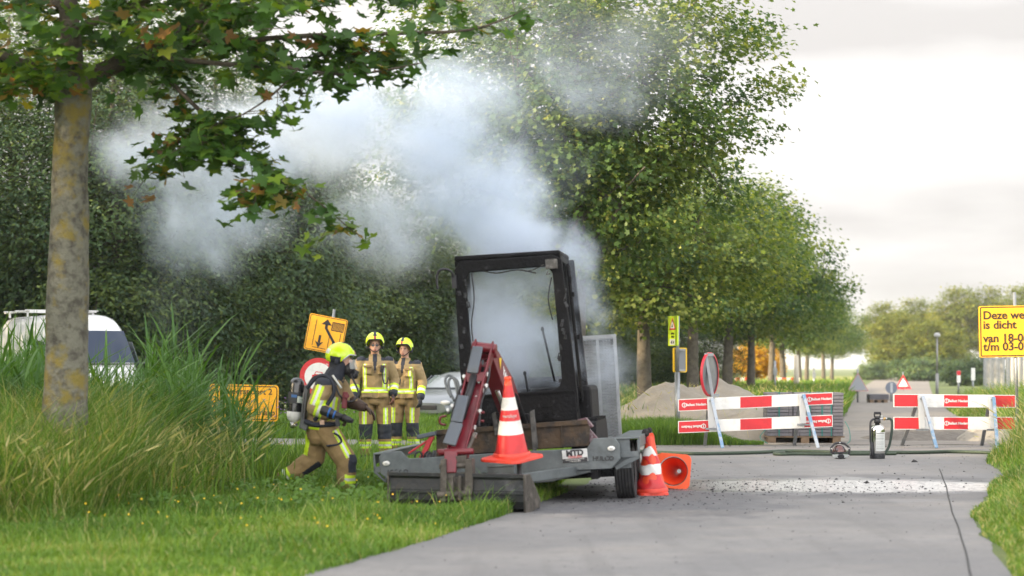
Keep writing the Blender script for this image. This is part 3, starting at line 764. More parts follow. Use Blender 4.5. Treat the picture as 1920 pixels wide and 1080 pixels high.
    x, y = scatter(rng, 4200, -7.5, -1.4, 13, 25); k = (y > meadow_edge(x)) & (x > -.285 * y) & (x < -.13 * y); x, y = x[k], y[k]; heads(x, y, rng.uniform(.40, .92, len(x)))
    x, y = scatter(rng, 3200, 6.5, 11, 24, 36); ed = np.interp(y, [12, 25, 29, 31.3, 33, 35, 38], [3.1, 6.2, 6.9, 7.5, 9.3, 9.6, 9.9]); k = x > ed + .35; x, y = x[k], y[k]; heads(x, y, rng.uniform(.4, .95, len(x)))
    x, y = scatter(rng, 700, 1.5, 8, 36, 60); k = (x < .16 * y) & off_road(x, y); x, y = x[k], y[k]; heads(x, y, rng.uniform(.6, 1.1, len(x)))
    hc, hn = np.concatenate(HC), np.concatenate(HN); hn /= np.linalg.norm(hn, axis=1, keepdims=True)
    sp = np.array([(0, -.5, 0), (.055, -.1, 0), (.04, .25, 0), (0, .6, 0), (-.04, .25, 0), (-.055, -.1, 0)])
    side = np.cross(hn, rng.normal(size=hn.shape)); side /= np.linalg.norm(side, axis=1, keepdims=True)
    s = rng.uniform(.09, .19, len(hc))[:, None, None]
    hv = hc[:, None] + sp[None, :, 0:1] * s * side[:, None] * 1.0 + sp[None, :, 1:2] * s * hn[:, None]
    props(raw_mesh('grass_stalks', np.concatenate(V), BF, GRASS, np.concatenate(T)), kind='stuff')
    props(raw_mesh('grass_seed_heads', hv, [tuple(range(6))], GRASS, rng.uniform(.9, 1, len(hc))), kind='stuff')

    # tall reeds
    V, T = [], []
    x, y = scatter(rng, 3700, -8.5, -2.2, 20.5, 29.5)
    px = 960 + x * FPX / y
    p = np.where(px < 375, 1, np.clip((540 - px) / 165, 0, 1) ** 1.5 * .22) * np.clip((y - meadow_edge(x) * 0 - 20.4 - .35 * (x + 4.5)) / 1.0, 0, 1)
    k = (rng.random(len(x)) < p) & (px > -120) & (px < 545); x, y = x[k], y[k]; px = px[k]
    H = rng.choice([1, 1.28], len(x), p=[.8, .2]) * rng.uniform(.9, 1.5, len(x)) * (.82 + .36 * vnoise(x, y, .9, 16)) * np.where((px > 120) & (px < 275), .8, 1)
    for i in range(len(x)):
        n = int(rng.integers(6, 10)); hh = H[i]
        f = rng.uniform(.1, .92, n)
        bx = np.full(n, x[i]); by = np.full(n, y[i])
        az = rng.uniform(0, 6.28, n) * .5 - .4 + rng.choice([0, 3.14], n, p=[.72, .28]); L = hh * rng.uniform(.28, .5, n); w = rng.uniform(.018, .042, n)
        z0 = float(gz(x[i], y[i])) + hh * f * .8
        face = az + 1.57 + rng.normal(0, .4, n); b = np.empty((n, 7, 3)); up = rng.uniform(.55, .95, n)
        for s_, (t, ww) in enumerate(((0, .55), (.4, 1.0), (.78, .6))):
            ox = L * t * (1 - up) ** .5 + L * .25 * t * t; oz = L * (up * t - .22 * (1 - up) * t ** 3 * 2)
            for j, sg in ((0, -1), (1, 1)):
                b[:, 2 * s_ + j, 0] = bx + np.cos(az) * ox + sg * np.cos(face) * w * ww / 2
                b[:, 2 * s_ + j, 1] = by + np.sin(az) * ox + sg * np.sin(face) * w * ww / 2
                b[:, 2 * s_ + j, 2] = z0 + oz
        ox = L * (1 - up) ** .5 + L * .25; oz = L * (up - .44 * (1 - up))
        b[:, 6, 0] = bx + np.cos(az) * ox; b[:, 6, 1] = by + np.sin(az) * ox; b[:, 6, 2] = z0 + oz
        V.append(b); T.append(np.clip(rng.normal(.45, .17, n), 0, .85))
        sx, sy = x[i], y[i]; st = np.empty((1, 7, 3)); g0 = float(gz(sx, sy))
        for s_, t in enumerate((0, .5, .85)):
            for j, sg in ((0, -1), (1, 1)): st[0, 2 * s_ + j] = (sx + sg * .004, sy, g0 + hh * t)
        st[0, 6] = (sx + .03, sy, g0 + hh * 1.05); V.append(st); T.append(np.array([.5]))
    props(raw_mesh('reeds', np.concatenate(V), BF, REED, np.concatenate(T)), kind='stuff')

    # broad weed leaves and small flowers in the grass
    x, y = scatter(rng, 9000, -4.5, -.2, 18, 24); k = off_road(x, y) & (vnoise(x, y, 2.0, 18) > .55); x, y = x[k], y[k]
    c = np.stack([x, y, rng.uniform(.03, .2, len(x))], 1)
    nn = rng.normal(size=(len(x), 3)) * .5 + np.array([0, -.3, 1])
    props(raw_mesh('weeds', oriented(c, nn, rng.uniform(0, 6.28, len(x)), rng.uniform(.03, .08, len(x)), OVAL * np.array([1.5, 1, 1])), [tuple(range(6))], GRASS, np.clip(rng.normal(.25, .12, len(x)), 0, .6)), kind='stuff')
    x, y = scatter(rng, 90, -4.2, -.6, 15, 23); c = np.stack([x, y, rng.uniform(.1, .24, len(x))], 1)
    props(raw_mesh('buttercups', oriented(c, rng.normal(size=(len(x), 3)) * .3 + np.array([0, -.6, 1]), rng.uniform(0, 6, len(x)), np.full(len(x), .018), OVAL * np.array([2.2, 1, 1])), [tuple(range(6))], mat('yellow petals', (.8, .5, .01), .5), None), kind='stuff')
    x, y = scatter(rng, 160, -5.2, -3.2, 38.8, 40.5); c = np.stack([x, y, rng.uniform(.4, .8, len(x))], 1)
    props(raw_mesh('purple_flowers', oriented(c, rng.normal(size=(len(x), 3)), rng.uniform(0, 6, len(x)), np.full(len(x), .05), OVAL), [tuple(range(6))], mat('purple petals', (.28, .14, .35), .6), None), kind='stuff')
grasses()
# ------------------------------------------------------------------ trailer and burnt excavator
TM = Matrix.Translation((.096, 20.08, -.059)) @ Matrix.Rotation(R(-7), 4, 'Z') @ Matrix.Rotation(R(-3.4), 4, 'Y')
TI = TM.inverted()
def loc(px, py, yl, M=TI):
    """point of the photo pixel's ray at local depth yl in the trailer's own frame"""
    o = M @ Vector((0, 0, CH)); d = M.to_3x3() @ Vector(((px - 960) / FPX, 1, -(py - 690) / FPX))
    return o + d * ((yl - o.y) / d.y)
def locs(l, yl): return [loc(x, y, yl) for x, y in l]

tgalv = mat('weathered galvanised', (.145, .165, .175), .5, .45, var=(5, (.075, .085, .09), .42, .7), var2=(2.5, (.21, .23, .24), .55, .75), bump=(18, .15))
soot = mat('burnt steel', (.006, .006, .0075), .62, .1, var=(6, (.014, .0145, .017), .5, .78), var2=(13, (.06, .062, .068), .61, .75), bump=(30, .5), spec=.18)
rust = mat('scorched plate', (.085, .055, .032), .7, .3, var=(7, (.035, .03, .027), .42, .62), var2=(15, (.13, .11, .085), .6, .8), bump=(24, .5))
mach = mat('dark red machine paint', (.15, .008, .018), .36, 0, var=(6, (.085, .008, .012), .5, .75), var2=(17, (.03, .02, .02), .62, .74), coat=.2)
slate = mat('slate grey cover', (.085, .10, .125), .4, .2, var=(9, (.08, .09, .10), .5, .75))
chrome = mat('steel fitting', (.55, .55, .56), .28, .9)
worn = mat('worn bucket steel', (.035, .038, .042), .5, .5, var=(6, (.11, .11, .115), .56, .76), var2=(11, (.05, .045, .04), .5, .7), bump=(20, .3))
dirty = mat('muddy coupler steel', (.085, .075, .065), .65, .4, var=(9, (.18, .16, .14), .5, .7), var2=(14, (.05, .045, .04), .5, .7), bump=(28, .5))

wornblack = mat('worn black print', (.02, .02, .022), .6, var=(30, (.2, .22, .23), .55, .65))
def trailer():
    t = thing('trailer', 'grey galvanised plant trailer carrying the burnt excavator, tilted into the verge', 'trailer')
    t.matrix_world = TM
    mb = MB()
    mb.prism(locs([(710, 857), (719, 847), (752, 846), (766, 860), (800, 858), (985, 846), (1100, 841), (1112, 822), (1152, 820), (1162, 834), (1163, 861), (1147, 879), (1040, 884), (985, 888), (823, 899), (733, 904), (713, 888)], 0), (0, .05, 0))
    mb.build('front_panel', tgalv, t, bevel=.008)
    mb = MB(); mb.prism(locs([(880, 893), (985, 888), (1040, 884), (1112, 881), (1112, 884), (1035, 903), (985, 907), (880, 908)], .06), (0, .05, 0)); mb.build('lower_beam', tgalv, t, bevel=.005)
    a, b = loc(745, 878, .3), loc(1150, 850, .3)
    mb = MB(); mb.box(((a.x + b.x) / 2, 1.62, .40), (b.x - a.x - .28, 3.1, .08)); mb.build('deck', tgalv, t)
    mb = MB()
    for x in (-.55, .75): mb.box((x, 1.6, .30), (.07, 3.1, .11))
    mb.box((.1, .95, .27), (2.0, .10, .10)); mb.box((.1, 1.62, .27), (2.0, .10, .10)); mb.box((.25, .5, .30), (1.3, .06, .1))
    mb.build('chassis', soot, t)
    for sx, px in ((1, 1155), (-1, 716)):
        e = loc(px, 850, .05).x
        mb = MB(); x0 = e - sx * .02; x1 = e + sx * (.24 if sx > 0 else .1); zt = loc(1150, 822, .05).z if sx > 0 else loc(735, 848, .05).z
        mb.box(((x0 + x1) / 2, 1.35, zt - .008), (abs(x1 - x0), 2.5, .016))
        mb.box((x1 - sx * .008, 1.35, zt - .06), (.016, 2.5, .10))
        mb.box(((x0 + x1) / 2, .085, zt - .17), (abs(x1 - x0), .02, .06)); mb.box((x1 - sx * .012, .09, zt - .11), (.024, .03, .16))
        mb.bar((x1 - sx * .01, .09, zt - .19), (x0, .09, zt - .30), .02, .05)
        mb.box(((x0 + x1) / 2 - sx * .05, .14, zt - .16), (abs(x1 - x0) - .1, .02, .30))
        mb.build('mudguard', tgalv, t, bevel=.004)
        wx = 1.02 if sx > 0 else -1.02
        for wy in (.72, 1.5):
            w = MB(); M = Matrix.Translation((wx, wy, .29)) @ Matrix.Rotation(R(90), 4, 'Y'); rr = .29
            prof = [(.18, -.085), (.25, -.10), (rr - .015, -.095)]
            for k in range(6):
                z = -.08 + k * .16 / 5
                prof += [(rr, z - .009), (rr, z + .009)] + ([(rr - .010, z + .011), (rr - .010, z + .021)] if k < 5 else [])
            prof += [(rr - .015, .095), (.25, .10), (.18, .085)]
            w.lathe(prof, 36, M); wo = w.build('wheel', rubber, t)
            w = MB(); w.lathe([(.185, -.07), (.175, .06), (.15, .075), (.10, .045), (.05, .06), (0, .06)], 24, M)
            w.build('rim', galv, wo)
    for px, py in ((724, 869), (1146, 841)):
        c = loc(px, py, -.012); mb = MB(); mb.lathe([(0, .012), (.022, .012), (.030, 0), (.030, -.012)], 20, Matrix.Translation(c) @ Matrix.Rotation(R(90), 4, 'X') @ Matrix.Diagonal((1.25, .85, 1, 1)))
        l = mb.build('marker_lamp', white, t)
        mb = MB(); mb.box(c + Vector((0, -.013, 0)), (.03, .006, .012)); mb.build('lens', mat('grey lens', (.35, .35, .34), .2), l)
    for q_ in ((746, 885), (1131, 860)): lt = MB(); lt.text('HULCO', .062, facing(loc(*q_, -.006), tilt=R(-2)), bold=.03); lt.build('lettering', wornblack, t)
    c = loc(1078, 855, -.012); mb = MB(); mb.box(c, (.255, .012, .13), (0, R(-2.2), 0)); p = mb.build('maker_plate', mat('plate white', (.62, .63, .63), .5, var=(12, (.42, .42, .42), .55, .75)), t, bevel=.003)
    mb = MB(); M = lambda dz, dx=0: facing(c + Vector((dx, -.009, dz)), tilt=R(2.2)); mb.box(c + Vector((0, -.005, -.042)), (.25, .006, .042), (0, R(-2.2), 0), 0)
    mb.text('MTD', .082, M(.028), bold=.05); mb.text('TRAILERS', .034, M(-.008), 1, .02); mb.text('WWW.MTDTRAILERS.NL', .017, M(-.034), 2); mb.text('T 013 522 3840', .017, M(-.052), 2)
    mb.build('plate_lettering', [black, mat('red lettering', (.55, .10, .09), .5), white], p)
    # upright loading ramps at the far end: two columns of pressed slats in a frame
    for x0, x1, lx in ((1098, 1165, 0), (0, 0, 1)):
        if lx == 0: A, B = loc(1098, 812, 3.15), loc(1163, 812, 3.15); zt = loc(1150, 630, 3.15).z
        else: A = Vector((-.92, 3.15, A.z)); B = Vector((-.46, 3.15, B.z))
        z0 = .42; w = B.x - A.x; fr = MB()
        for x in (A.x, A.x + w * .5, B.x): fr.box((x, 3.15, (z0 + zt) / 2), (.035, .06, zt - z0))
        fr.box(((A.x + B.x) / 2, 3.15, zt), (w + .035, .062, .04)); fr.box(((A.x + B.x) / 2, 3.15, z0), (w + .035, .062, .04))
        for k in range(34):
            z = z0 + .03 + (zt - z0 - .05) * k / 33
            for q in (0, 1):
                xc = A.x + w * (.25 + .5 * q); fr.box((xc, 3.13, z), (w * .5 - .03, .05, .007), (R(38), 0, 0))
                for s in (-.3, .05, .38): fr.box((xc + s * w * .25, 3.13, z + .014), (.02, .012, .026))
        fr.build('loading_ramp', galv, t)
    # drawbar, winch box and jockey wheel in front
    mb = MB(); mb.bar((-.35, .0, .34), (.02, -.95, .34), .07, .09); mb.bar((.55, .0, .34), (.10, -.95, .34), .07, .09); mb.build('drawbar', tgalv, t, bevel=.006)
    c = loc(942, 882, -.45); mb = MB(); mb.box(c, (.27, .25, .15)); mb.box(c + Vector((0, -.13, .05)), (.25, .01, .02)); mb.build('winch_box', tgalv, t, bevel=.008)
    c = loc(974, 880, -1.0); mb = MB(); mb.cyl((c.x, c.y, .12), (c.x, c.y, loc(974, 858, -1.0).z), .024); mb.box((c.x, c.y, .30), (.09, .12, .03)); mb.build('jack_post', mat('dark jack post', (.05, .052, .055), .5, .4), t)
    c = loc(1001, 938, -.98); mb = MB(); M = Matrix.Translation((c.x, c.y, max(.10, c.z))) @ Matrix.Rotation(R(80), 4, 'Y')
    mb.lathe([(.04, -.03), (.095, -.035), (.11, -.02), (.11, .02), (.095, .035), (.04, .03)], 24, M); j = mb.build('jockey_wheel', rubber, t)
    mb = MB(); mb.lathe([(0, .036), (.05, .036), (.06, .028), (.06, -.028), (0, -.036)], 20, M); mb.bar(c + Vector((-.03, 0, 0)), c + Vector((-.10, 0, .16)), .03, .03); mb.build('hub', galv, j)
    # red strap bracket on the left
    mb = MB(); mb.bar(loc(790, 860, .12), loc(811, 817, .12), .06, .05, (0, 1, 0)); mb.bar(loc(766, 850, .12), loc(802, 826, .12), .02, .02)
    mb.build('strap_bracket', mat('red bracket', (.50, .02, .03), .4), t, bevel=.006)
    mb = MB(); mb.bar(loc(782, 820, .1), loc(818, 812, .1), .08, .045, (0, 1, 0)); mb.build('bracket_clamp', slate, t, bevel=.01)
    mb = MB()
    for px in (783, 801): mb.tube([loc(px - 6, 858, .06), loc(px - 3, 850, .06), loc(px + 4, 847, .06), loc(px + 8, 853, .06), loc(px + 6, 859, .06)], .010, 6, sub=3)
    mb.build('lashing_ring', black, t)
trailer()

def excavator():
    e = thing('mini_excavator', 'burnt-out mini excavator with charred black cab and dark red arm, smoking on the trailer', 'excavator')
    e.matrix_world = TM
    # undercarriage
    for x in (-.52, .62):
        mb = MB(); pr = []
        for k in range(24):
            a = 2 * math.pi * k / 24; pr.append(Vector((x - .13, 1.35 + .19 * math.cos(a) + (.62 if math.cos(a) > 0 else -.62), .63 + .19 * math.sin(a))))
        mb.prism(pr, (.26, 0, 0))
        for k in range(14): mb.box((x, .76 + k * .09, .83), (.27, .03, .03)); mb.box((x, .55 + .04 * abs(k - 7) * .3, .48 + k * .022), (.27, .04, .012))
        mb.build('track', soot, e)
    mb = MB(); mb.box((.05, 1.4, .66), (.85, 1.1, .22)); mb.cyl((.05, 1.4, .7), (.05, 1.4, .86), .36, n=24); mb.build('undercarriage', soot, e)
    # scorched dozer blade with two upright lugs
    mb = MB(); mb.prism(locs([(1003, 797), (1100, 790), (1106, 800), (1104, 836), (1003, 842)], .16), (0, .05, 0)); mb.prism(locs([(818, 812), (1003, 797), (1003, 842), (818, 856)], .165), (0, .045, 0))
    mb.bar(loc(818, 811, .14), loc(1102, 791, .14), .03, .05); mb.bar(loc(1052, 793, .14), loc(1053, 838, .14), .012, .02)
    bl = mb.build('dozer_blade', rust, e, bevel=.006)
    ashy = mat('ashy lug', (.12, .115, .11), .7, .3, var=(14, (.04, .04, .04), .45, .65))
    for l_, yl in (([(993, 772), (1001, 768), (1008, 840), (999, 852)], .05), ([(922, 776), (930, 772), (936, 812), (928, 818)], .10)):
        mb = MB(); mb.prism(locs(l_, yl), (0, .06, 0)); mb.build('blade_lug', ashy, e, bevel=.006)
    mb = MB(); mb.prism(locs([(1082, 787), (1098, 783), (1112, 800), (1106, 803), (1088, 802)], .18), (0, .16, 0)); mb.prism(locs([(1090, 803), (1103, 802), (1124, 826), (1106, 832)], .24), (0, .1, 0)); mb.build('melted_lamp', mat('melted plastic', (.10, .04, .055), .4, var=(18, (.35, .30, .32), .55, .7)), e, bevel=.01)
    # engine house and cab
    mb = MB(); mb.box((.06, 1.95, .98), (1.18, 1.0, .42)); mb.build('engine_house', soot, e, bevel=.05)
    y0, y1 = .92, 1.98
    OUT = dict(tl=(851, 490), tr=(1050, 478), br=(1085, 792), bl=(872, 800))
    # front frame: round-cornered opening
    fo = [(851, 496), (856, 490), (945, 484), (1044, 477), (1052, 481), (1066, 600), (1082, 735), (1086, 792), (873, 802), (862, 690), (856, 590)]
    fi = [(872, 519), (878, 511), (1025, 499), (1035, 504), (1044, 600), (1053, 708), (1050, 724), (1040, 731), (906, 741), (895, 736), (890, 724), (880, 620)]
    # stitch the ring: pair outer and inner by angle
    def ring(o, i, y, th, mb, n=56):
        c = Vector((967, 622))
        def hit(poly, a):
            d = Vector((math.cos(a), math.sin(a))); best = None
            for k in range(len(poly)):
                p, q = Vector(poly[k - 1]) - c, Vector(poly[k]) - c; s = q - p; den = d.x * s.y - d.y * s.x
                if abs(den) < 1e-9: continue
                t = (p.x * s.y - p.y * s.x) / den; u = (p.x * d.y - p.y * d.x) / den
                if t > 0 and -1e-6 <= u <= 1 + 1e-6: best = t if best is None else max(best, t)
            return c + d * best
        O, I = [], []
        for k in range(n):
            a = 2 * math.pi * k / n; O.append(loc(*hit(o, a), y)); I.append(loc(*hit(i, a), y))
        D = Vector((0, th, 0)); vs = O + I + [p + D for p in O] + [p + D for p in I]; fs = []
        for k in range(n):
            q = (k + 1) % n
            fs += [(k, q, n + q, n + k), (2 * n + q, 2 * n + k, 3 * n + k, 3 * n + q), (n + k, n + q, 3 * n + q, 3 * n + k), (q, k, 2 * n + k, 2 * n + q)]
        mb.add(vs, fs)
    mb = MB(); ring(fo, fi, y0, .07, mb)
    tl, tr_, br, bl_ = (loc(*OUT[k], y0) for k in ('tl', 'tr', 'br', 'bl'))
    D = Vector((0, y1 - y0, 0))
    for p, q in ((tl, bl_), (tr_, br)): mb.bar(p + D, q + D, .10, .09, (1, 0, 0))
    s = .045
    for p in (tl, tr_): mb.bar(p + Vector((s if p is tl else -s, .04, -.03)), p + D + Vector((s if p is tl else -s, 0, -.03)), .09, .07, (1, 0, 0))
    mb.bar(tl + D + Vector((0, 0, -.03)), tr_ + D + Vector((0, 0, -.03)), .08, .07)
    for p, q, sg in ((tl, bl_, 1), (tr_, br, -1)):
        mm = p.lerp(q, .52); mb.bar(p.lerp(q, .02) + D * .56 + Vector((sg * .04, 0, 0)), q + D * .56 + Vector((sg * .04, 0, 0)), .07, .05, (1, 0, 0))
        mb.bar(mm + Vector((sg * .03, .05, 0)), mm + D + Vector((sg * .03, 0, 0)), .035, .05, (1, 0, 0))
    cab = mb.build('cab', soot, e, bevel=.012)
    mb = MB(); mb.prism([tl + Vector((.0, .02, .0)), tr_ + Vector((0, .02, 0)), tr_ + D, tl + D], (0, 0, .055)); mb.build('roof', soot, cab, bevel=.02)
    # lower skin of the cab on both sides and behind
    mb = MB()
    for p, q, sg in ((tl, bl_, 1), (tr_, br, -1)):
        a = p.lerp(q, .80); mb.prism([a + Vector((sg * .02, .08, 0)), a + D + Vector((sg * .02, -.05, 0)), q + D + Vector((sg * .02, -.05, 0)), q + Vector((sg * .02, .08, 0))], (sg * .02, 0, 0))
    mb.prism([tl.lerp(bl_, .72) + D, tr_.lerp(br, .72) + D, br + D, bl_ + D], (0, .03, 0)); mb.build('cab_skin', soot, cab)
    # door frame hanging on the right, lamp bracket at the top corner, mirror arm
    mb = MB(); d0, d1, d2, d3 = loc(1064, 498, 1.15), loc(1092, 752, 1.15), loc(1066, 500, 1.85), loc(1092, 750, 1.85)
    mb.tube([d0, d0.lerp(d1, .3), d0.lerp(d1, .7), d1 + Vector((0, 0, .04)), d1 + Vector((-.02, 0, 0))], .018, 8); mb.tube([d2, d3], .018, 8); mb.tube([d0, d2], .018, 8); mb.tube([d1, d3], .018, 8)
    mb.box(loc(1069, 525, 1.1), (.03, .06, .07)); mb.box(loc(1074, 552, 1.1), (.03, .05, .05)); mb.box(loc(1085, 632, 1.1), (.03, .05, .05)); mb.build('door_frame', soot, cab)
    mb = MB(); mb.box(loc(1034, 495, .88), (.12, .08, .10)); mb.tube([loc(1028, 508, .86), loc(1024, 515, .84), loc(1032, 513, .82)], .005, 5); mb.tube([loc(1020, 496, .9), loc(1000, 506, 1.0), loc(985, 509, 1.0)], .006, 5); mb.build('work_lamp', mat('ashy lamp', (.09, .085, .08), .8, var=(20, (.22, .21, .20), .5, .7)), cab, bevel=.008)
    mb = MB(); mb.tube([loc(851, 528, .9), loc(848, 512, .86), loc(838, 505, .83), loc(826, 506, .8), loc(820, 514, .8), loc(819, 530, .8), loc(821, 542, .8)], .014, 8, sub=4); mb.box(loc(852, 528, .9), (.05, .06, .14)); mb.build('mirror_arm', black, cab)
    # peeled seals and wires hanging in the opening, ash on the ledges
    mb = MB()
    for P in ([(884, 512), (889, 560), (884, 610), (890, 660)], [(895, 505), (930, 512), (970, 506), (1005, 512)], [(1034, 520), (1028, 560), (1036, 600)], [(905, 735), (920, 722), (934, 730)]):
        mb.tube([loc(x, y, .93) for x, y in P], .007, 5, sub=4)
    mb.build('hanging_wire', black, cab)
    mb = MB(); rr = random.Random(3)
    for k in range(26):
        u = rr.random(); c = loc(862 + 12 * u + rr.uniform(-4, 12), 500 + 230 * rr.random(), y0 - .008) if k % 2 else loc(1046 + 22 * u, 520 + 240 * rr.random(), y0 - .008)
        mb.box(c, (rr.uniform(.01, .035), .012, rr.uniform(.02, .09)), (rr.uniform(-.3, .3), rr.uniform(-.4, .4), rr.uniform(-.4, .4)))
    bp_ = mb.build('blistered_paint', mat('pale ash', (.055, .058, .064), .9, var=(30, (.012, .012, .013), .45, .6)), cab); props(bp_, kind='stuff')
    # lower front panel with its handle slot
    mb = MB(); mb.prism(locs([(884, 744), (1078, 734), (1083, 786), (882, 796)], .895), (0, .024, 0)); mb.tube([loc(1014, 757, .885), loc(1017, 763, .885), loc(1036, 761, .885), loc(1040, 755, .885)], .008, 6); mb.bar(loc(900, 742, .88), loc(1076, 733, .88), .02, .02)
    for k in range(4): mb.bar(loc(1018, 772 + 3 * k, .885), loc(1034, 771 + 3 * k, .885), .006, .006)
    mb.build('front_skirt', soot, cab, bevel=.004)
    # remains of the seat and the levers inside
    mb = MB(); mb.box(loc(960, 742, 1.6), (.46, .40, .12)); mb.loft([loc(958, 735, 1.75), loc(958, 690, 1.82), loc(957, 650, 1.88)], [(.21, .05), (.20, .045), (.15, .03)], (1, 0, 0), 12); mb.build('seat_frame', soot, e)
    for a, b in (((1040, 715), (1017, 617)), ((915, 728), (922, 690)), ((990, 735), (984, 700))):
        mb = MB(); mb.tube([loc(*a, 1.25), loc(*b, 1.2)], .012, 6); mb.ell(loc(*b, 1.2), (.018, .018, .026)); mb.build('control_lever', soot, e)
    # boom rising to the knee, dipper coming down towards us
    foot, knee = loc(972, 806, .55), loc(912, 664, -.62)
    mb = MB(); bn = (knee - foot).normalized(); sd = Vector((-bn.y, bn.x, 0)).normalized(); up = (Vector((0, 0, 1)) - bn * bn.z).normalized()
    pr = [foot - up * .12, foot + up * .12, foot.lerp(knee, .45) + up * .22, knee.lerp(foot, .12) + up * .14, knee + up * .075, knee - up * .06, foot.lerp(knee, .5) - up * .12]
    mb.prism([p + sd * .075 for p in pr], sd * -.15); mb.cyl(knee - sd * .11, knee + sd * .11, .045); mb.cyl(foot - sd * .12, foot + sd * .12, .06)
    boom = mb.build('boom', mach, e, bevel=.008)
    q = foot.lerp(knee, .58) + sd * .079 + up * .045
    Xd, Zd = -bn, sd; Yd = Zd.cross(Xd); Mx = Matrix((Xd, Yd, Zd)).transposed().to_4x4(); Mx.translation = q
    mb = MB(); mb.text('YANMAR', .11, Mx, bold=.03); mb.prism([q + up * .02 + bn * .42 + sd * .001, q + up * .08 + bn * .33 + sd * .001, q - up * .06 + bn * .33 + sd * .001], sd * .002, 1)
    mb.build('boom_lettering', [white, mat('yellow decal', (.75, .5, .02), .5)], boom)
    mb = MB(); a, b = foot + up * -.16 + bn * .05, knee.lerp(foot, .35) - up * .10; mb.cyl(a, a.lerp(b, .62), .045); mb.cyl(a.lerp(b, .6), b, .024, m=1); mb.build('boom_cylinder', [slate, chrome], e)
    mb = MB(); a, b = loc(983, 800, .3), loc(962, 742, -.1); mb.cyl(a, b, .05, n=12); mb.box(loc(972, 800, .42), (.26, .2, .26)); mb.build('swing_post', soot, e, bevel=.02)
    hd, E = loc(908, 652, -.70), loc(856, 850, -1.28)
    dn = (E - hd).normalized(); lat = Vector((1, 0, 0)); lat = (lat - dn * lat.dot(dn)).normalized(); fw = dn.cross(lat)
    if fw.y > 0: fw = -fw
    mb = MB()
    for s in (-1, 1):
        o = lat * (s * .078); prf = [hd + fw * .07 - dn * .05, hd - fw * .06 - dn * .04, hd.lerp(E, .3) - fw * .11, E - fw * .03, E + fw * .04, hd.lerp(E, .5) + fw * .055, hd.lerp(E, .22) + fw * .07]
        mb.prism([p + o for p in prf], lat * (s * .018))
    mb.bar(hd.lerp(E, .12) - fw * .05, E - fw * .0, .15, .06, lat); mb.box(hd.lerp(E, .30) + fw * .03, (.17, .08, .09)); mb.cyl(E - lat * .12, E + lat * .12, .035); mb.cyl(hd - lat * .12, hd + lat * .12, .05)
    arm = mb.build('dipper_arm', mach, e, bevel=.006)
    # grey cylinder guards down the front of the arm
    for (a, b, wd, h0) in (((896, 650), (885, 700), .105, .13), ((869, 742), (856, 792), .11, .11), ((857, 793), (842, 834), .125, .10)):
        ya = -.86 - .55 * (a[1] - 650) / 200; yb = -.86 - .55 * (b[1] - 650) / 200
        mb = MB(); mb.bar(loc(*a, ya), loc(*b, yb), wd, .035, lat, w1=wd * 1.05); mb.build('cylinder_guard', slate, arm, bevel=.012)
    mb = MB(); a, b = loc(889, 704, -.92), loc(850, 838, -1.26); mb.cyl(a, a.lerp(b, .6), .036); mb.cyl(a.lerp(b, .58), b, .02, m=1); mb.build('dipper_cylinder', [black, chrome], arm)
    # hose loops and fittings
    mb = MB()
    for k, P in enumerate(([(846, 745), (838, 728), (835, 712), (842, 704), (852, 712), (858, 738)], [(852, 752), (844, 735), (841, 716), (848, 708), (858, 716), (862, 742)], [(905, 676), (905, 700), (898, 726), (893, 744), (888, 776)], [(908, 690), (910, 712), (903, 740), (890, 772), (892, 790)])):
        mb.tube([loc(x, y, -.80 - .22 * (y - 700) / 100) for x, y in P], .013, 7, sub=4)
    mb.build('hydraulic_hose', mat('grey hose', (.10, .115, .13), .55), arm)
    for x, y in ((898, 714), (905, 730), (894, 690), (913, 700), (880, 820), (893, 745), (900, 770), (848, 760), (852, 810), (870, 705), (884, 757), (886, 768), (890, 800), (891, 814), (866, 790), (840, 768), (912, 722), (870, 768), (876, 790)):
        c = loc(x, y, -.84 - .25 * (y - 700) / 100); mb = MB(); mb.cyl(c + Vector((0, .05, 0)), c - Vector((0, .02, 0)), .016, n=8); mb.cyl(c, c - Vector((0, .01, .035)), .012, n=8); mb.build('hose_fitting', chrome, arm)
    mb = MB()
    for P in ([(915, 672), (917, 700), (910, 730), (901, 760), (898, 800)], [(884, 742), (880, 772), (878, 800), (872, 840), (878, 862)], [(868, 720), (860, 735), (852, 762), (846, 790)], [(900, 662), (893, 690), (890, 712)]):
        mb.tube([loc(x, y, -.83 - .25 * (y - 700) / 100) for x, y in P], .012, 7, sub=4)
    mb.build('hydraulic_hose', black, arm)
    for a, b in (((907, 690), (893, 740)), ((893, 776), (878, 832))):
        mb = MB(); pa, pb = loc(*a, -.80 - .25 * (a[1] - 700) / 100), loc(*b, -.80 - .25 * (b[1] - 700) / 100); mb.cyl(pa, pa.lerp(pb, .6), .028); mb.cyl(pa.lerp(pb, .58), pb, .015, m=1); mb.build('arm_ram', [soot, chrome], arm)
    for x, y in ((832, 788), (903, 781)):
        c = loc(x, y, -1.02); mb = MB(); mb.tube([c + Vector((.03, 0, .04)), c + Vector((-.03, 0, .03)), c + Vector((-.035, 0, -.03)), c + Vector((.02, 0, -.045))], .012, 7, sub=3); mb.build('lifting_eye', mach, arm)
    # link, coupler and the ditching bucket
    yb = -1.36
    mb = MB(); mb.bar(loc(846, 846, yb), loc(845, 888, yb - .08), .13, .06, (1, 0, 0), w1=.11); mb.bar(loc(828, 850, yb), loc(828, 842, yb), .08, .06); mb.cyl(loc(822, 848, yb), loc(888, 846, yb), .03)
    mb.build('bucket_link', mach, e, bevel=.01)
    mb = MB()
